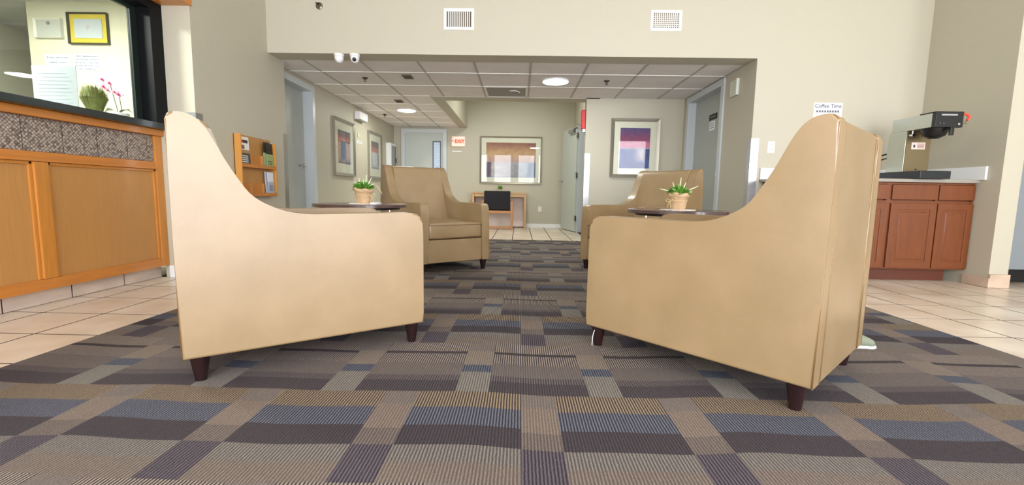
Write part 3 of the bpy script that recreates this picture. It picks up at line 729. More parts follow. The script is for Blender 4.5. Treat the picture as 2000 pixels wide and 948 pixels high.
dup(tb, (*TR, 0), .3, 'round dark walnut side table between the two right armchairs')
PL = mat('white paper doily', (236, 232, 232), .7)
for (x, y, lab) in ((TL[0]+.03, TL[1]+.02, 'white paper doily under the potted plant on the left table'), (TR[0]-.0, TR[1]-.02, 'white paper doily under the potted plant on the right table')):
    bm = bmesh.new(); n = 48
    vs = [bm.verts.new(((.115+.005*math.sin(i*PI*.66))*math.cos(2*PI*i/n), (.115+.005*math.sin(i*PI*.66))*math.sin(2*PI*i/n), 0)) for i in range(n)]
    f = bm.faces.new(vs); r = bmesh.ops.extrude_face_region(bm, geom=[f]); bmesh.ops.translate(bm, verts=[v for v in r['geom'] if isinstance(v, bmesh.types.BMVert)], vec=(0, 0, .003))
    o = link('doily', bm, PL); o.location = (x, y, .635); tag(o, lab, 'doily', 'paper doilies on the side tables')
nk = bx('napkin', (-.035, .035), (-.02, .02), (.0, .008), PL, None, .003); nk.location = (TL[0]+.12, TL[1]-.02, .638); tag(nk, 'small folded white napkin beside the pot on the left table', 'napkin')
def make_pot(seed, spikes, bow, rim):
    rnd = random.Random(seed)
    t = thing('potted_plant', '', 'plant')
    bm = bmesh.new(); lathe(bm, [(.046, 0), (.05, .004), (.064, .098), (.066, .10), (.056, .098), (.052, .08)], 32, cap=False); bm.faces.ensure_lookup_table()
    for v in bm.verts:
        a = math.atan2(v.co.y, v.co.x); r = math.hypot(v.co.x, v.co.y); k = 1+.018*math.sin(7*a+v.co.z*40)+.012*math.sin(13*a)
        v.co.x *= k; v.co.y *= k
    link('pot_wrap', bm, KRAFT, t, smooth='all')
    bm = bmesh.new()
    n = 32; A = [[], [], [], []]
    for i in range(n):
        a = 2*PI*i/n; tilt = rim*math.cos(a-2.6)
        for j, (r, z) in enumerate(((.062, .085), (.073, .092), (.072, .112), (.060, .116))):
            rr = r*(1+.03*math.sin(6*a+j)); A[j].append(bm.verts.new((rr*math.cos(a), rr*math.sin(a), z+tilt+.003*math.sin(5*a))))
    for j in range(3):
        for i in range(n): bm.faces.new((A[j][i], A[j][(i+1) % n], A[j+1][(i+1) % n], A[j+1][i]))
    link('rolled_rim', bm, KRAFT, t, smooth='all')
    bm = bmesh.new(); lathe(bm, [(.055, .09), (.03, .1), (.0, .105)], 20, cap=False); link('soil', bm, SOIL, t, smooth='all')
    bm = bmesh.new(); tube(bm, [(.0605*math.cos(2*PI*i/28), .0605*math.sin(2*PI*i/28), .06+.002*math.sin(i)) for i in range(28)], .0022, 6, closed=True)
    bxs, bys = .062*math.cos(bow), .062*math.sin(bow); o_ = Vector((math.cos(bow), math.sin(bow), 0)); s_ = Vector((-math.sin(bow), math.cos(bow), 0))
    c = Vector((bxs, bys, .06))
    for sg in (-1, 1):
        tube(bm, spline([c, c+o_*.012+s_*sg*.02+Vector((0, 0, .012)), c+o_*.016+s_*sg*.034+Vector((0, 0, .002)), c+o_*.012+s_*sg*.016+Vector((0, 0, -.008)), c], 4), .0018, 6)
        tube(bm, spline([c, c+o_*.014+s_*sg*.008+Vector((0, 0, -.018)), c+o_*.012+s_*sg*.016+Vector((0, 0, -.048))], 4), .0018, 6)
    link('twine', bm, TWINE, t, smooth='all')
    bm = bmesh.new()
    for i in range(420):
        a = rnd.uniform(0, 2*PI); r = .062*math.sqrt(rnd.random()); c = Vector((r*math.cos(a), r*math.sin(a), .10+rnd.random()*.055*(1.25-r/.07)))
        a2 = a+rnd.uniform(-.8, .8); el = rnd.uniform(-.1, 1.1); L_ = rnd.uniform(.018, .034); w_ = L_*.28
        u = Vector((math.cos(a2)*math.cos(el), math.sin(a2)*math.cos(el), math.sin(el))); s_ = Vector((-math.sin(a2), math.cos(a2), 0)); nn = u.cross(s_)
        v = [bm.verts.new(c+u*L_*p+s_*w_*q+nn*e) for p, q, e in ((0, 0, 0), (.35, -1, .002), (.5, 0, -.002), (.35, 1, .002), (.8, -.7, -.001), (.8, .7, -.001), (1, 0, -.004))]
        bm.faces.new((v[0], v[1], v[2])); bm.faces.new((v[0], v[2], v[3])); bm.faces.new((v[1], v[4], v[6], v[2])); bm.faces.new((v[2], v[6], v[5], v[3]))
    link('foliage', bm, LEAF, t, kind='stuff')
    for (a, el, L_, bend) in spikes:
        u = Vector((math.cos(a)*math.cos(el), math.sin(a)*math.cos(el), math.sin(el))); c = Vector((.02*math.cos(a), .02*math.sin(a), .11))
        L_ *= 1.4; p2 = c+u*L_+Vector((math.cos(a), math.sin(a), -.6))*bend
        bm = bmesh.new(); pts = spline([c, c+u*L_*.5, p2], 5); tube(bm, pts, [.0015+.003*math.sin(PI*min(1, .15+.8*i/(len(pts)-1))) for i in range(len(pts))], 6); link('spike', bm, LEAFP, t, smooth='all')
    return t
p = make_pot(3, [(2.6, 1.2, .06, 0), (1.2, 1.4, .075, 0), (.1, 1.1, .065, 0), (-.4, .5, .06, .01), (-1.2, 1.3, .05, 0), (3.5, .9, .045, 0)], -.35, .007)
p.location = (TL[0]+.02, TL[1]+.01, .6385); p['label'] = 'bushy green plant in a kraft wrapped pot on the left table'
bm = bmesh.new(); tube(bm, spline([(.03, 0, .11), (.075, -.01, .135), (.11, -.015, .125), (.145, -.02, .07)], 6), .0018, 6); link('drooping_stem', bm, TWINE, p, smooth='all')
p = make_pot(9, [(2.9, .35, .075, .008), (2.4, 1.25, .06, 0), (1.0, 1.35, .085, .004), (.15, 1.2, .06, 0), (0, .45, .09, 0), (-.3, .2, .05, 0), (3.9, .5, .05, .004)], -2.75, .003)
p.location = (TR[0]-.0, TR[1]-.02, .6385); p['label'] = 'green plant with pale upright spikes in a kraft wrapped pot on the right table'

# ------------------------------------------------------------------ wall pieces in the lobby
def grille(label, x0, x1, z0, z1, y, cross):
    t = thing('wall_vent', label, 'vent', ((x0+x1)/2, y, z0), world=True)
    bm = bmesh.new(); f = .028
    ring(bm, 'y', x0, x1, z0, z1, f, y, y-.008, slope=.1)
    link('frame', bm, mat('vent enamel', (240, 238, 228), .4), t)
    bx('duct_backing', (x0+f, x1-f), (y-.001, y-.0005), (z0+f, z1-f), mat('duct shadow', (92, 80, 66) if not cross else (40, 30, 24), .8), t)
    n = 13; wd = (x1-x0-2*f)/n
    for k in range(1, n):
        x = x0+f+k*wd
        bx('slat', (x-.005, x+.003), (y-.0075, y-.0015), (z0+f, z1-f), mat('vent enamel'), t)
    if cross:
        for k in range(1, 8):
            z = z0+f+k*(z1-z0-2*f)/8; bx('cross_slat', (x0+f, x1-f), (y-.004, y-.0015), (z-.0025, z+.0025), mat('vent enamel'), t)
    for x in (x0+f/2, x1-f/2):
        bm = bmesh.new(); lathe(bm, [(.003, y-.0095), (.003, y-.008)], 8, (x, 0, (z0+z1)/2), 'y'); link('screw', bm, STEEL, t)
grille('white wall vent with vertical slats high above the opening, left one', -.792, -.49, 2.342, 2.546, 4.64, False)
grille('white wall vent with a crossed slat grid high above the opening, right one', 1.255, 1.56, 2.353, 2.55, 4.64, True)
t = thing('wall_sprinkler', 'small dark sidewall sprinkler high on the lobby wall above the cameras', 'sprinkler', (-2.037, 4.64, 2.556), world=True)
bm = bmesh.new(); lathe(bm, [(.034, 4.64), (.034, 4.634), (.02, 4.628), (.014, 4.61)], 20, (-2.037, 0, 2.556), 'y'); link('escutcheon', bm, mat('brushed brass grey', (120, 110, 96), .35, metal=.8), t, smooth=True)
bm = bmesh.new(); box(bm, (-2.055, -2.019), (4.585, 4.612), (2.566, 2.57)); tube(bm, [(-2.037, 4.61, 2.556), (-2.037, 4.59, 2.566)], .006, 6); link('deflector', bm, mat('dark bronze', (60, 56, 48), .4, metal=.7), t)
def camera_dome(x, label, look):
    t = thing('security_camera', label, 'camera', (x, 4.67, 2.104))
    bm = bmesh.new(); lathe(bm, [(.05, 0), (.05, -.018), (.046, -.022)], 28); link('mount', bm, WHITE, t, smooth=True)
    bm = bmesh.new(); lathe(bm, [(.044, -.02), (.045, -.035), (.041, -.055), (.03, -.073), (.014, -.083), (.001, -.085)], 28); link('dome', bm, mat('glossy white', (238, 236, 238), .18), t, smooth='all')
    q = Vector((look[0], look[1], look[2])).normalized(); c = Vector((0, 0, -.04))+q*.040
    bm = bmesh.new(); lathe(bm, [(.02, 0), (.019, .006), (.001, .009)], 20, (0, 0, 0), 'x'); bmesh.ops.transform(bm, matrix=Matrix.Translation(c) @ q.to_track_quat('X', 'Z').to_matrix().to_4x4(), verts=bm.verts); link('lens', bm, BLACK, t, smooth=True)
camera_dome(-1.864, 'white dome security camera under the header, left of the pair, lens turned away', (-.35, .6, -.5))
camera_dome(-1.703, 'white dome security camera under the header, right of the pair, black lens facing out', (.2, -1, -.45))
# coffee sign, outlets
t = thing('coffee_sign', 'white paper sign reading Coffee Time on the wall above the right armchair', 'sign', (3.064, 4.64, 1.48), world=True)
bx('sheet', (2.923, 3.205), (4.636, 4.64), (1.48, 1.684), PAPER, t)
text('sign_text', 'Coffee Time', .052, mat('grey ink', (92, 96, 108), .7), M_front(3.064, 4.6355, 1.652), t, bold=.0008)
for k in range(9): bx('print_mark', (2.95+.026*k, 2.968+.026*k), (4.6352, 4.636), (1.59, 1.61), mat('grey ink'), t)
def outlet(label, M, parent=None, loc=None):
    t = thing('wall_outlet', label, 'outlet', M.to_translation())
    bm = bmesh.new(); box(bm, (-.037, .037), (-.058, .058), (0, .005), .003); bm.transform(M.to_3x3().to_4x4()); link('cover_plate', bm, IVORY, t, smooth=True)
    for dz in (-.025, .025):
        bm = bmesh.new(); box(bm, (-.016, .016), (dz-.015, dz+.015), (.004, .007), .003); bm.transform(M.to_3x3().to_4x4()); s = link('socket', bm, IVORY, t, smooth=True)
        bm = bmesh.new()
        for sx in (-.007, .007): box(bm, (sx-.0015, sx+.0015), (dz-.002, dz+.008), (.0068, .0076))
        bm.transform(M.to_3x3().to_4x4()); link('slot', bm, mat('slot dark', (60, 56, 48), .7), s)
outlet('ivory wall outlet beside the kitchenette opening, left of the coffee sign', M_front(2.53, 4.64, 1.24))
outlet('small white outlet low on the far wall between desk and open door', M_front(.43, 9.66, .40))

# ------------------------------------------------------------------ kitchenette
t = thing('base_cabinet', 'cherry wood base cabinet run with raised panel doors under the counter', 'cabinet', (3.25, 4.3, 0), world=True)
bx('carcass', (2.47, 3.99), (4.045, 4.625), (.115, .885), CHERRY, t)
bx('toe_board', (2.50, 3.9), (4.11, 4.13), (0, .115), CHERRYD, t)
FY = 4.02
bm = bmesh.new()
for x in ((2.45, 2.475), (2.855, 2.885), (3.235, 3.285), (3.665, 3.69), (3.985, 3.998)): box(bm, x, (FY, 4.045), (.115, .885), .002)
for z in ((.115, .13), (.700, .725), (.868, .885)): box(bm, (2.45, 3.998), (FY+.002, 4.045), z)
link('face_frame', bm, CHERRY, t, smooth=True)
units = [(2.47, 2.865), (2.88, 3.245), (3.275, 3.672), (3.683, 3.99)]
for x0, x1 in units:
    bx('drawer', (x0, x1), (FY-.018, FY+.004), (.735, .865), CHERRY, t, .005)
    bm = bmesh.new(); b_ = .055; z0, z1 = .128, .702
    for x in ((x0, x0+b_), (x1-b_, x1)): box(bm, x, (FY-.018, FY+.004), (z0, z1), .003)
    for z in ((z0, z0+b_), (z1-b_, z1)): box(bm, (x0+b_*.9, x1-b_*.9), (FY-.018, FY+.004), z, .003)
    dr = link('door', bm, CHERRY, t, smooth=True)
    bm = bmesh.new(); box(bm, (x0+b_-.002, x1-b_+.002), (FY-.0125, FY+.003), (z0+b_-.002, z1-b_+.002)); 
    box(bm, (x0+b_+.02, x1-b_-.02), (FY-.0185, FY-.006), (z0+b_+.02, z1-b_-.02), .0055, 1); link('raised_panel', bm, CHERRY, dr, smooth=True)
t = thing('countertop', 'white and grey laminate countertop with backsplash over the cherry cabinets', 'countertop', (3.2, 4.3, .885), world=True)
bx('slab', (2.435, 3.998), (3.985, 4.638), (.887, .915), mat('grey laminate edge', (150, 144, 134), .35), t, .003)
bx('backsplash', (2.435, 3.998), (4.618, 4.638), (.915, 1.03), mat('white laminate', (236, 238, 238), .35), t, .003)
bx('side_splash', (3.978, 3.998), (3.93, 4.618), (.915, 1.03), mat('white laminate'), t, .003)
# coffee brewer
SS = mat('brushed steel sheet', (186, 190, 180), .32, metal=.85, bump=.05, bscale=120, stretch=(1, .03, 1)); BRZ = mat('brown tinted steel', (128, 114, 86), .35, metal=.75)
t = thing('coffee_brewer', 'steel and black commercial coffee brewer on the right end of the counter', 'coffee maker', (3.56, 4.2, .915), world=True)
bx('base_tray', (3.43, 3.69), (3.93, 4.45), (.917, .985), mat('dark blue black plastic', (22, 28, 32), .35), t, .006)
bx('body', (3.45, 3.67), (4.14, 4.33), (.985, 1.345), SS, t, .003)
bx('body_front', (3.455, 3.668), (4.134, 4.141), (.987, 1.345), BRZ, t)
bx('head', (3.45, 3.67), (3.90, 4.30), (1.345, 1.462), SS, t, .004)
bx('control_panel', (3.447, 3.673), (3.862, 3.90), (1.34, 1.470), BLACK, t, .004)
bx('lid', (3.447, 3.673), (3.87, 4.02), (1.462, 1.470), BLACK, t)
bx('brand_strip', (3.49, 3.62), (3.860, 3.8625), (1.435, 1.448), mat('grey lettering strip', (150, 152, 156), .5), t)
for x in (3.48, 3.51):
    bm = bmesh.new(); lathe(bm, [(.010, 3.862), (.009, 3.856)], 14, (x, 0, 1.372), 'y'); link('switch', bm, mat('dark grey rubber', (60, 60, 62), .5), t, smooth=True)
bm = bmesh.new(); lathe(bm, [(.012, 3.862), (.010, 3.85)], 14, (3.63, 0, 1.366), 'y'); link('knob', bm, CHROME, t, smooth=True)
bm = bmesh.new(); lathe(bm, [(.035, 1.262), (.075, 1.285), (.098, 1.335), (.1, 1.345)], 32, (3.56, 3.99, 0)); f = link('brew_funnel', bm, BLACK, t, smooth=True)
bm = bmesh.new(); box(bm, (3.545, 3.575), (3.83, 3.9), (1.318, 1.338), .004); box(bm, (3.545, 3.575), (3.825, 3.845), (1.27, 1.338), .005); link('funnel_handle', bm, BLACK, f, smooth=True)
bm = bmesh.new(); lathe(bm, [(.008, 1.30), (.008, 1.345)], 10, (3.48, 4.11, 0)); lathe(bm, [(.013, 4.09), (.013, 4.125)], 12, (3.475, 0, 1.305), 'y'); link('water_fitting', bm, CHROME, t, smooth=True)
lb = bx('caution_label', (3.50, 3.62), (4.131, 4.1345), (1.185, 1.245), mat('pale pink label', (222, 200, 190), .5), t)
for k in range(4): bx('label_print', (3.55, 3.612), (4.1305, 4.1315), (1.195+.011*k, 1.2+.011*k), mat('label ink', (130, 70, 60), .6), lb)
bx('label_print', (3.515, 3.532), (4.1305, 4.1315), (1.2, 1.225), mat('label dark', (60, 50, 50), .6), lb)
bm = bmesh.new(); lathe(bm, [(.006, 4.128), (.006, 4.135)], 10, (3.56, 0, 1.008), 'y'); link('faucet_plug', bm, BLACK, t)
bm = bmesh.new(); tube(bm, spline([(3.672, 3.9, 1.44), (3.70, 3.88, 1.452), (3.725, 3.87, 1.43), (3.715, 3.875, 1.40)], 4), .010, 8); link('red_tape_loop', bm, mat('red orange tape', (226, 66, 40), .5), t, smooth='all')
bm = bmesh.new(); tube(bm, [(3.672, 3.9, 1.385), (3.72, 3.88, 1.385)], .011, 8); link('side_fitting', bm, mat('brass grey', (130, 126, 100), .4, metal=.7), t, smooth=True)
bm = bmesh.new(); tube(bm, spline([(3.47, 4.36, 1.16), (3.43, 4.42, 1.13), (3.42, 4.46, 1.05), (3.44, 4.5, .98), (3.43, 4.52, .93)], 5), .008, 8); tube(bm, spline([(3.46, 4.335, 1.12), (3.425, 4.4, 1.09), (3.41, 4.45, 1.0), (3.42, 4.5, .93)], 5), .006, 8); link('supply_hose', bm, mat('dark hose', (46, 38, 34), .5), t, smooth='all')
bm = bmesh.new(); tube(bm, [(3.415, 4.44, 1.06), (3.41, 4.45, 1.10)], .011, 8); link('hose_nut', bm, mat('brass grey'), t, smooth=True)
# refrigerator in the side room
t = thing('refrigerator', 'grey refrigerator on black feet at the right edge, behind the wall end', 'refrigerator', (4.7, 4.4, 0), world=True)
bx('body', (4.235, 4.95), (4.0, 4.75), (.13, 1.52), mat('grey appliance enamel', (130, 136, 140), .35), t, .006)
bx('door', (4.238, 4.947), (3.945, 3.995), (.14, 1.515), mat('grey appliance enamel'), t, .006)
bx('base_grille', (4.3, 4.9), (4.05, 4.7), (.02, .13), BLACK, t)
for x in (4.29, 4.88):
    for y in (4.03, 4.68):
        bm = bmesh.new(); lathe(bm, [(.034, 0), (.034, .07), (.024, .08), (.024, .13)], 16, (x, y, 0)); link('foot', bm, mat('dusty black foot', (40, 46, 40), .5), t, smooth=True)

# ------------------------------------------------------------------ brochure rack
t = thing('brochure_rack', 'oak wall rack with two shelves of brochures beside the left grey door', 'rack', (XW, 4.31, .66), world=True)
RX = XW+.001; Ya, Yb = 4.02, 4.6
bx('back_board', (RX, RX+.008), (Ya, Yb), (.66, 1.225), OAKP, t)
for y in ((Ya, Ya+.014), (Yb-.014, Yb)): bx('side_board', (RX, RX+.068), y, (.66, 1.225 if y[0] < 4.1 else 1.19), mat('golden oak', (198, 138, 62), .4, coat=.2), t, .002)
for z in (.662, .93): bx('shelf', (RX+.008, RX+.07), (Ya+.014, Yb-.014), (z, z+.014), OAKH, t, .002)
for z in (.676, .944):
    bx('pocket_front', (RX+.014, RX+.02), (Ya+.014, Yb-.014), (z, z+.11), OAKH, t)
    bx('lip', (RX+.062, RX+.068), (Ya+.014, Yb-.014), (z, z+.018), OAKH, t)
    for y in (4.205, 4.40): bx('divider', (RX+.02, RX+.045), (y, y+.008), (z, z+.11), OAKP, t)
def leaflet(label, y0, y1, z0, z1, cols, rx=.04, tilt=.12, lines=0, dark=False):
    o = thing('brochure', label, 'brochure', (RX+rx, (y0+y1)/2, z0), group='brochures in the oak wall rack')
    w_ = y1-y0; h = z1-z0; z = 0
    o.rotation_euler = (0, -tilt*.4, 0)
    for k, (fr, c) in enumerate(cols):
        bx('cover_band', (-.003, .003), (-w_/2, w_/2), (z, z+h*fr), mat('brochure %s' % (c,), c, .4), o); z += h*fr
    for k in range(lines): bx('print_line', (.003, .0035), (-w_*.38, w_*.3), (h*(.1+.07*k), h*(.125+.07*k)), PAPER if dark else INK, o)
    return o
b1 = leaflet('white and red magazine leaning in the top left pocket of the rack', 4.045, 4.19, .95, 1.205, [(.42, (70, 66, 60)), (.12, (176, 130, 84)), (.46, (232, 226, 220))], .044, lines=4, dark=True)
bx('cover_block', (.0031, .0036), (-.02, .055), (.2, .228), mat('black red print', (44, 30, 34), .5), b1); bx('cover_block', (.0031, .0036), (-.045, -.02), (.2, .228), mat('red print', (214, 48, 40), .5), b1)
bx('cover_block', (.0031, .0036), (-.05, .0), (.145, .18), mat('brown print', (120, 90, 80), .5), b1)
leaflet('black and green brochure in the top right pocket of the rack', 4.46, 4.575, .95, 1.185, [(.55, (150, 166, 110)), (.45, (28, 22, 20))], .05, lines=3)
leaflet('dark topped green brochure just behind the front one in the top right pocket', 4.43, 4.54, .962, 1.195, [(.55, (158, 178, 130)), (.45, (34, 28, 26))], .035, .0)
leaflet('blue white leaflet in the lower right pocket of the rack, front one', 4.47, 4.57, .69, .90, [(.55, (176, 182, 200)), (.45, (222, 226, 236))], .05, lines=5)
leaflet('blue white leaflet in the lower right pocket of the rack, rear one', 4.45, 4.55, .69, .905, [(1, (200, 206, 222))], .034)

# ------------------------------------------------------------------ hall things
def frame_left(label, y0, y1, z0, z1, art, fw=.05, mw=.1):
    t = thing('framed_picture', label, 'picture', (XL, (y0+y1)/2, z0), world=True)
    for (d0, d1, g) in ((.0, .035, 0), (.035, .045, .0)): pass
    bm = bmesh.new(); ring(bm, 'x', y0, y1, z0, z1, fw*.55, XL, XL+.04, slope=.25); ring(bm, 'x', y0+fw*.55, y1-fw*.55, z0+fw*.55, z1-fw*.55, fw*.45, XL, XL+.032, slope=.3)
    link('frame', bm, SILV, t)
    bx('mat_board', (XL+.01, XL+.014), (y0+fw, y1-fw), (z0+fw, z1-fw), MATB, t)
    bx('print', (XL+.0145, XL+.018), (y0+fw+mw, y1-fw-mw), (z0+fw+mw+.02, z1-fw-mw), art, t)
    bx('pane', (XL+.022, XL+.0235), (y0+fw, y1-fw), (z0+fw, z1-fw), PGLASS, t)
ART1 = art_mat('abstract print dusk', [(0, (70, 74, 84)), (.12, (140, 122, 130)), (.6, (190, 160, 160)), (.68, (60, 50, 60)), (.74, (200, 120, 100)), (.85, (120, 60, 70)), (1, (70, 62, 70))],
               ([(0, (200, 130, 110)), (.15, (180, 150, 150)), (.28, (40, 70, 120)), (.55, (46, 78, 130)), (.66, (190, 170, 170)), (1, (196, 160, 160))], .12, .66), 1, .06, 2)
ART3 = art_mat('abstract print dusk two', [(0, (70, 74, 84)), (.12, (170, 170, 176)), (.6, (196, 190, 192)), (.66, (160, 90, 84)), (.76, (176, 104, 96)), (.85, (110, 70, 76)), (1, (86, 74, 80))],
               ([(0, (130, 130, 140)), (.2, (200, 200, 206)), (.8, (190, 186, 192)), (.9, (110, 110, 124)), (1, (100, 100, 116))], .12, .6), 1, .06, 5)
ART2 = art_mat('abstract print seascape', [(0, (48, 64, 128)), (.25, (62, 82, 148)), (.5, (72, 84, 142)), (.535, (190, 176, 190)), (.56, (206, 110, 146)), (.68, (196, 104, 140)), (.74, (140, 60, 100)), (.88, (118, 60, 110)), (1, (84, 66, 120))],
               ([(0, (60, 78, 146)), (.5, (74, 86, 150)), (.7, (190, 172, 186)), (.8, (206, 190, 196)), (.87, (80, 84, 140)), (1, (52, 64, 120))], .2, .5), 0, .08, 7)
ARTB = art_mat('abstract print warm', [(0, (120, 130, 160)), (.3, (150, 150, 170)), (.5, (196, 160, 150)), (.75, (202, 160, 118)), (1, (150, 96, 84))],
               ([(0, (84, 76, 100)), (.12, (110, 90, 110)), (.14, (196, 190, 196)), (.4, (180, 170, 176)), (.85, (150, 160, 176)), (.88, (100, 116, 146)), (1, (110, 124, 150))], 0, .45), 0, .08, 11)
frame_left('tall framed abstract with a blue bar, nearer one on the left hall wall', 6.5, 7.3, .955, 1.797, ART1, .045, .12)
frame_left('tall framed abstract with pale centre, farther one on the left hall wall', 7.98, 8.72, .955, 1.8, ART3, .045, .12)
frame_front('framed_picture', 'silver framed abstract, pink above blue, on the middle wall', 1.297, 1.992, .99, 1.83, 6.6, .045, SILV, ART2, 'picture', .088, MATB, .035)
frame_front('framed_picture', 'large wide framed abstract reflecting the windows, above the desk', -.87, .447, .939, 1.931, 9.66, .03, SILV, ARTB, 'picture', .10, MATB, .035)
t = thing('extinguisher_cabinet', 'white fire extinguisher cabinet at the far end of the left hall wall', 'cabinet', (XL, 9.3, 1.1), world=True)
bx('box', (XL, XL+.1), (9.08, 9.5), (1.1, 1.705), WHITE, t, .006); bx('door_panel', (XL+.1, XL+.104), (9.14, 9.44), (1.14, 1.66), mat('pale grey glass', (120, 124, 122), .15), t); bx('handle', (XL+.104, XL+.12), (9.4, 9.42), (1.32, 1.42), BLACK, t)
t = thing('emergency_light', 'white emergency light box high on the left hall wall between the two pictures', 'emergency light', (XL, 7.55, 1.9), world=True)
bx('housing', (XL, XL+.1), (7.38, 7.74), (1.895, 2.02), mat('glossy white'), t, .012, 3); bx('lens_strip', (XL+.02, XL+.098), (7.4, 7.72), (1.885, 1.897), mat('grey lens', (150, 152, 150), .3), t)
t = thing('small_wall_sign', 'small white lettered room sign under the emergency light', 'sign', (XL, 7.56, 1.5), world=True)
bx('plate', (XL, XL+.004), (7.46, 7.68), (1.52, 1.56), PAPER, t)
bx('print_line', (XL+.004, XL+.005), (7.49, 7.65), (1.534, 1.546), mat('grey print', (130, 132, 136), .7), t)
o = bx('wall_sensor', (XL, XL+.012), (7.5, 7.56), (1.62, 1.68), mat('paint matched plastic', (206, 210, 190), .4), None, .004); tag(o, 'small round edged sensor above the small white sign on the left wall', 'sensor')
t = thing('wall_panel', 'white framed access panel high on the right hall wall beside the door', 'panel', (XR, 5.08, 1.82), world=True)
bx('panel_face', (XR-.02, XR), (4.98, 5.16), (1.83, 2.0), mat('paint matched plastic'), t, .003); bx('panel_rim', (XR-.03, XR-.02), (4.98, 5.0), (1.83, 2.0), WHITE, t)
# exit sign
t = thing('exit_sign', 'lit red EXIT sign on the far wall right of the glazed door', 'exit sign', (-1.335, 9.66, 1.71), world=True)
bx('housing', (-1.475, -1.195), (9.615, 9.66), (1.705, 1.915), mat('exit housing', (246, 226, 214), .4, emit=(255, 190, 170), estr=.25), t, .006)
text('exit_letters', 'EXIT', .1, EXITM, M_front(-1.308, 9.613, 1.808), t, bold=.004)
text('exit_chevron', '<', .06, EXITM, M_front(-1.45, 9.613, 1.815), t, bold=.003)
o = bx('wall_strip_label', (-1.47, -1.27), (9.657, 9.66), (1.595, 1.615), PAPER); tag(o, 'thin pale printed strip on the far wall just below the EXIT sign', 'label')
# red alarm box at the wall end
t = thing('fire_alarm', 'red alarm box on the wall end above the open grey door', 'alarm', (.93, 6.68, 1.64), world=True)
bx('housing', (.87, .93), (6.62, 6.74), (1.68, 1.95), RED, t, .014, 3); bx('bracket', (.89, .93), (6.64, 6.72), (1.64, 1.68), STEEL, t)
# desk and chair
t = thing('writing_desk', 'small light oak desk with pink-white back panel against the far wall', 'desk', (-.44, 9.48, 0), world=True)
DO = mat('light oak desk', (196, 158, 112), .45, var=.1, vscale=8, stretch=(.7, 6, 6)); 
bx('desktop', (-1.005, .13), (9.28, 9.655), (.722, .752), DO, t, .004)
bx('drawer_front', (-.95, .08), (9.29, 9.305), (.655, .722), DO, t, .003)
for x in ((-1.0, -.955), (.082, .127)): bx('side_panel', x, (9.29, 9.65), (0, .722), DO, t, .004)
bx('modesty_panel', (-.955, .082), (9.6, 9.615), (.02, .70), mat('pinkish laminate', (222, 204, 196), .5), t)
t = thing('desk_chair', 'wood framed chair with black upholstered back pushed up to the desk', 'chair', (-.45, 9.02, 0))
WD = mat('chair beech', (186, 128, 74), .4, coat=.2)
bx('backrest', (-.265, .255), (-.16, -.10), (.40, .775), mat('black upholstery', (24, 22, 28), .85), t, .018, 3)
bx('seat', (-.25, .25), (-.1, .2), (.36, .43), mat('black upholstery'), t, .02, 3)
bx('lower_rail', (-.27, .27), (-.15, -.12), (.335, .385), WD, t, .004)
bx('bottom_rail', (-.27, .27), (-.15, -.12), (.03, .07), WD, t, .004)
for sx in (-1, 1):
    a, b_ = sorted((sx*.27, sx*.31))
    bx('leg', (a, b_), (-.165, -.125), (0.0, .56), WD, t, .006); bx('leg', (a, b_), (.2, .235), (0.0, .56), WD, t, .006)
    bx('armrest', (a-.008, b_+.008), (-.17, .25), (.555, .58), WD, t, .008); bx('side_rail', (a, b_), (-.16, .22), (.0, .035), WD, t, .004)
pp = thing('desk_plant', 'small green leafy plant on the desk behind the black chair', 'plant', (-.43, 9.42, .752))
bm = bmesh.new(); lathe(bm, [(.03, 0), (.042, .06), (.04, .062), (.034, .05)], 18); link('pot', bm, mat('pale pot', (214, 204, 186), .5), pp, smooth=True)
bm = bmesh.new(); rnd = random.Random(5)
for i in range(70):
    a = rnd.uniform(0, 2*PI); el = rnd.uniform(.1, 1.3); L_ = rnd.uniform(.06, .11); u = Vector((math.cos(a)*math.cos(el), math.sin(a)*math.cos(el), math.sin(el))); s_ = Vector((-math.sin(a), math.cos(a), 0))*.012; c = Vector((0, 0, .055))
    v = [bm.verts.new(c+u*L_*q+s_*k) for q, k in ((.2, 0), (.65, -1), (1, 0), (.65, 1))]; bm.faces.new(v)
link('foliage', bm, LEAF, pp, kind='stuff')

# ------------------------------------------------------------------ ceiling fixtures
def led(label, x, y, z, r, m=LED, nm='ceiling_light'):
    t = thing(nm, label, 'light', (x, y, z))
    bm = bmesh.new(); lathe(bm, [(r+.012, 0), (r+.012, -.012), (r, -.016), (r, -.004)], 40, cap=False); link('trim_ring', bm, WHITE, t, smooth=True)
    bm = bmesh.new(); lathe(bm, [(r, -.012), (r*.8, -.018), (.0, -.02)], 40, cap=False); link('diffuser', bm, m, t, smooth='all')
led('bright round ceiling light over the right side of the hall', .407, 5.65, CZ, .155)
led('bright round ceiling light in the left hallway', -1.955, 7.74, CZ, .15)
for x, y, lab in ((-1.3, -.8, 'rear left'), (1.6, -.8, 'rear right'), (-1.3, 2.0, 'front left'), (1.6, 2.0, 'front middle'), (3.6, 2.0, 'front right')):
    led('round ceiling light of the tall lobby, ' + lab + ' one', x, y, 3.4, .2, LEDL)
led('round office ceiling light behind the reception glass', -3.75, 2.75, 2.32, .2, LEDO)
led('unseen round light added in the raised vestibule ceiling to brighten the desk area', -.1, 7.9, 2.96, .2)  # unseen lamp added above the beam to brighten the far walls
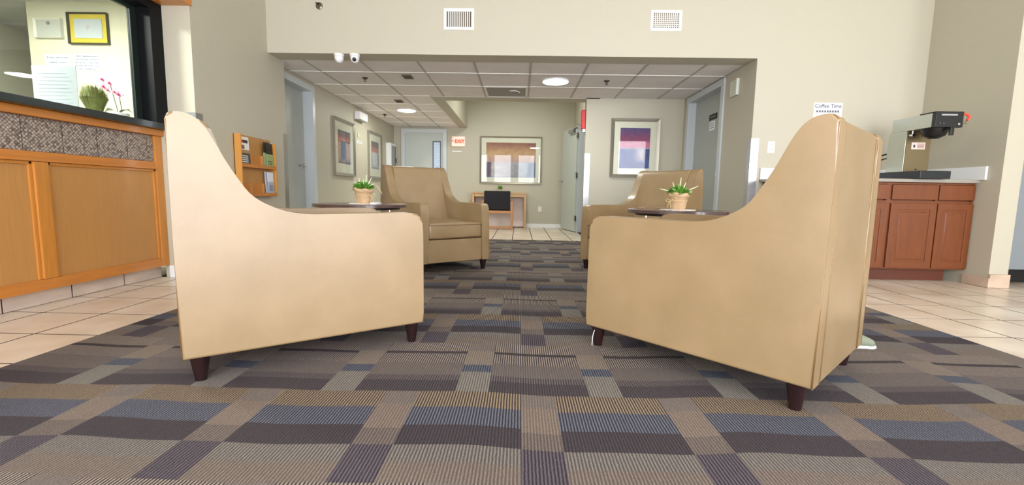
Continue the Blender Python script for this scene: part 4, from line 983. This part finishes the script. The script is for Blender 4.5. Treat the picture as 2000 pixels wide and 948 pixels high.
def sprinkler(label, x, y):
    t = thing('ceiling_sprinkler', label, 'sprinkler', (x, y, CZ))
    bm = bmesh.new(); lathe(bm, [(.036, 0), (.034, -.008), (.016, -.012), (.012, -.03)], 18); link('escutcheon', bm, mat('dark bronze'), t, smooth=True)
    bm = bmesh.new(); lathe(bm, [(.018, -.045), (.018, -.048)], 12); tube(bm, [(-.01, 0, -.02), (-.013, 0, -.035), (-.004, 0, -.046)], .002, 5); tube(bm, [(.01, 0, -.02), (.013, 0, -.035), (.004, 0, -.046)], .002, 5); link('deflector', bm, mat('dark bronze'), t)
sprinkler('ceiling sprinkler right of the two dome cameras', -1.928, 5.617)
sprinkler('ceiling sprinkler right of the big round hall light', 1.025, 5.616)
sprinkler('ceiling sprinkler left of the hallway round light, near the left wall', -2.47, 8.2)
for lab, x, y in (('small dark ceiling speaker vent in front of the hallway, nearer one', -1.38, 5.52), ('small dark ceiling vent just before the hallway round light', -1.88, 6.98)):
    t = thing('ceiling_sensor', lab, 'sensor', (x, y, CZ))
    bx('housing', (-.055, .055), (-.09, .09), (-.012, 0), mat('bronze grille', (104, 92, 78), .6), t, .003)
    for k in range(4): bx('louver', (-.045, .045), (-.07+.038*k, -.058+.038*k), (-.015, -.012), mat('dark louver', (60, 54, 48), .6), t)
t = thing('return_air_grille', 'square metal return air grille in the hall ceiling at the vestibule edge', 'vent', (-.215, 6.29, CZ))
bm = bmesh.new(); f = .03
for x in ((-.29, -.26), (.26, .29)): box(bm, x, (-.3, .3), (-.008, .004))
for y in ((-.305, -.275), (.275, .305)): box(bm, (-.29, .29), y, (-.008, .004))
link('frame', bm, TBAR, t)
bx('duct', (-.26, .26), (-.275, .275), (.04, .045), mat('duct interior', (90, 82, 70), .5), t)
for k in range(26): bx('slat', (-.26, .26), (-.268+.021*k, -.266+.021*k+.004), (-.004, .012), mat('grille slat', (150, 142, 126), .35, metal=.6), t)
bm = bmesh.new(); tube(bm, spline([(.05, -.1, -.006), (.12, -.12, -.008), (.17, -.06, -.008), (.18, .0, -.006)], 4), .008, 6); link('pull_handle', bm, TBAR, t, smooth='all')

# ------------------------------------------------------------------ sneaker and cord
def sneaker():
    t = thing('sneaker', 'grey green sneaker with white sole on the carpet behind the right armchair', 'shoe', (1.625, 2.19, .004), rz=-.12)
    def outline(s): # s 0 heel ..1 toe -> half width
        return .032+.014*math.sin(PI*min(1, s*1.05))+.006*s if s < .85 else .047*math.sqrt(max(0, 1-((s-.85)/.15)**2))+.001
    Lh = .29
    def loft(zs, name, m, sc):
        bm = bmesh.new(); rows = []
        for z, k in zs:
            ring = []
            for i in range(40):
                a = i/40*2; side = 1 if a < 1 else -1; s = a if a < 1 else 2-a
                ring.append(bm.verts.new(((s-.5)*Lh*k[0]+k[1], side*outline(s)*k[2], z(s) if callable(z) else z)))
            rows.append(ring)
        for a_, b_ in zip(rows, rows[1:]):
            for i in range(40): bm.faces.new((a_[i], a_[(i+1) % 40], b_[(i+1) % 40], b_[i]))
        bm.faces.new(rows[0]); bm.faces.new(rows[-1]); bmesh.ops.remove_doubles(bm, verts=bm.verts, dist=.0004)
        return link(name, bm, m, t, smooth='all')
    loft([(0, (1, 0, 1)), (.007, (1.02, 0, 1.05)), (.015, (1.0, 0, 1.0))], 'sole', mat('white rubber', (206, 206, 198), .5), 1)
    top = lambda f: (lambda s: .015+f*((.085-.02*s) if s < .45 else (max(.078-.05*((s-.45)/.55)**1.4, .02))))
    u = loft([(.014, (.98, 0, .96)), (top(.35), (.97, 0, .97)), (top(.7), (.94, 0, .86)), (top(.95), (.88, -.004, .6)), (top(1.02), (.7, -.012, .3))], 'upper', mat('grey green mesh', (122, 128, 106), .8, bump=.3, bscale=300), 1)
    bm = bmesh.new()
    for k in range(4): x = -.02+.024*k; z = .092-.011*k; tube(bm, [(x, -.022, z-.004), (x+.004, 0, z+.008), (x, .022, z-.004)], .003, 6)
    link('laces', bm, WHITE, t, smooth='all')
sneaker()
bm = bmesh.new(); tube(bm, spline([(0, 0, .088), (-.018, -.01, .082), (-.026, -.016, .06), (-.029, -.02, .035), (-.03, -.024, .012)], 6), .0016, 6)
o = link('cord', bm, mat('white cord', (232, 236, 224), .5), smooth='all'); o.location = (.388, 2.10, 0.0); tag(o, 'thin white cord hanging by the front foot of the right armchair', 'cord')

for o in list(bpy.data.objects):
    for k in ('_base', '_n'):
        if k in o: del o[k]
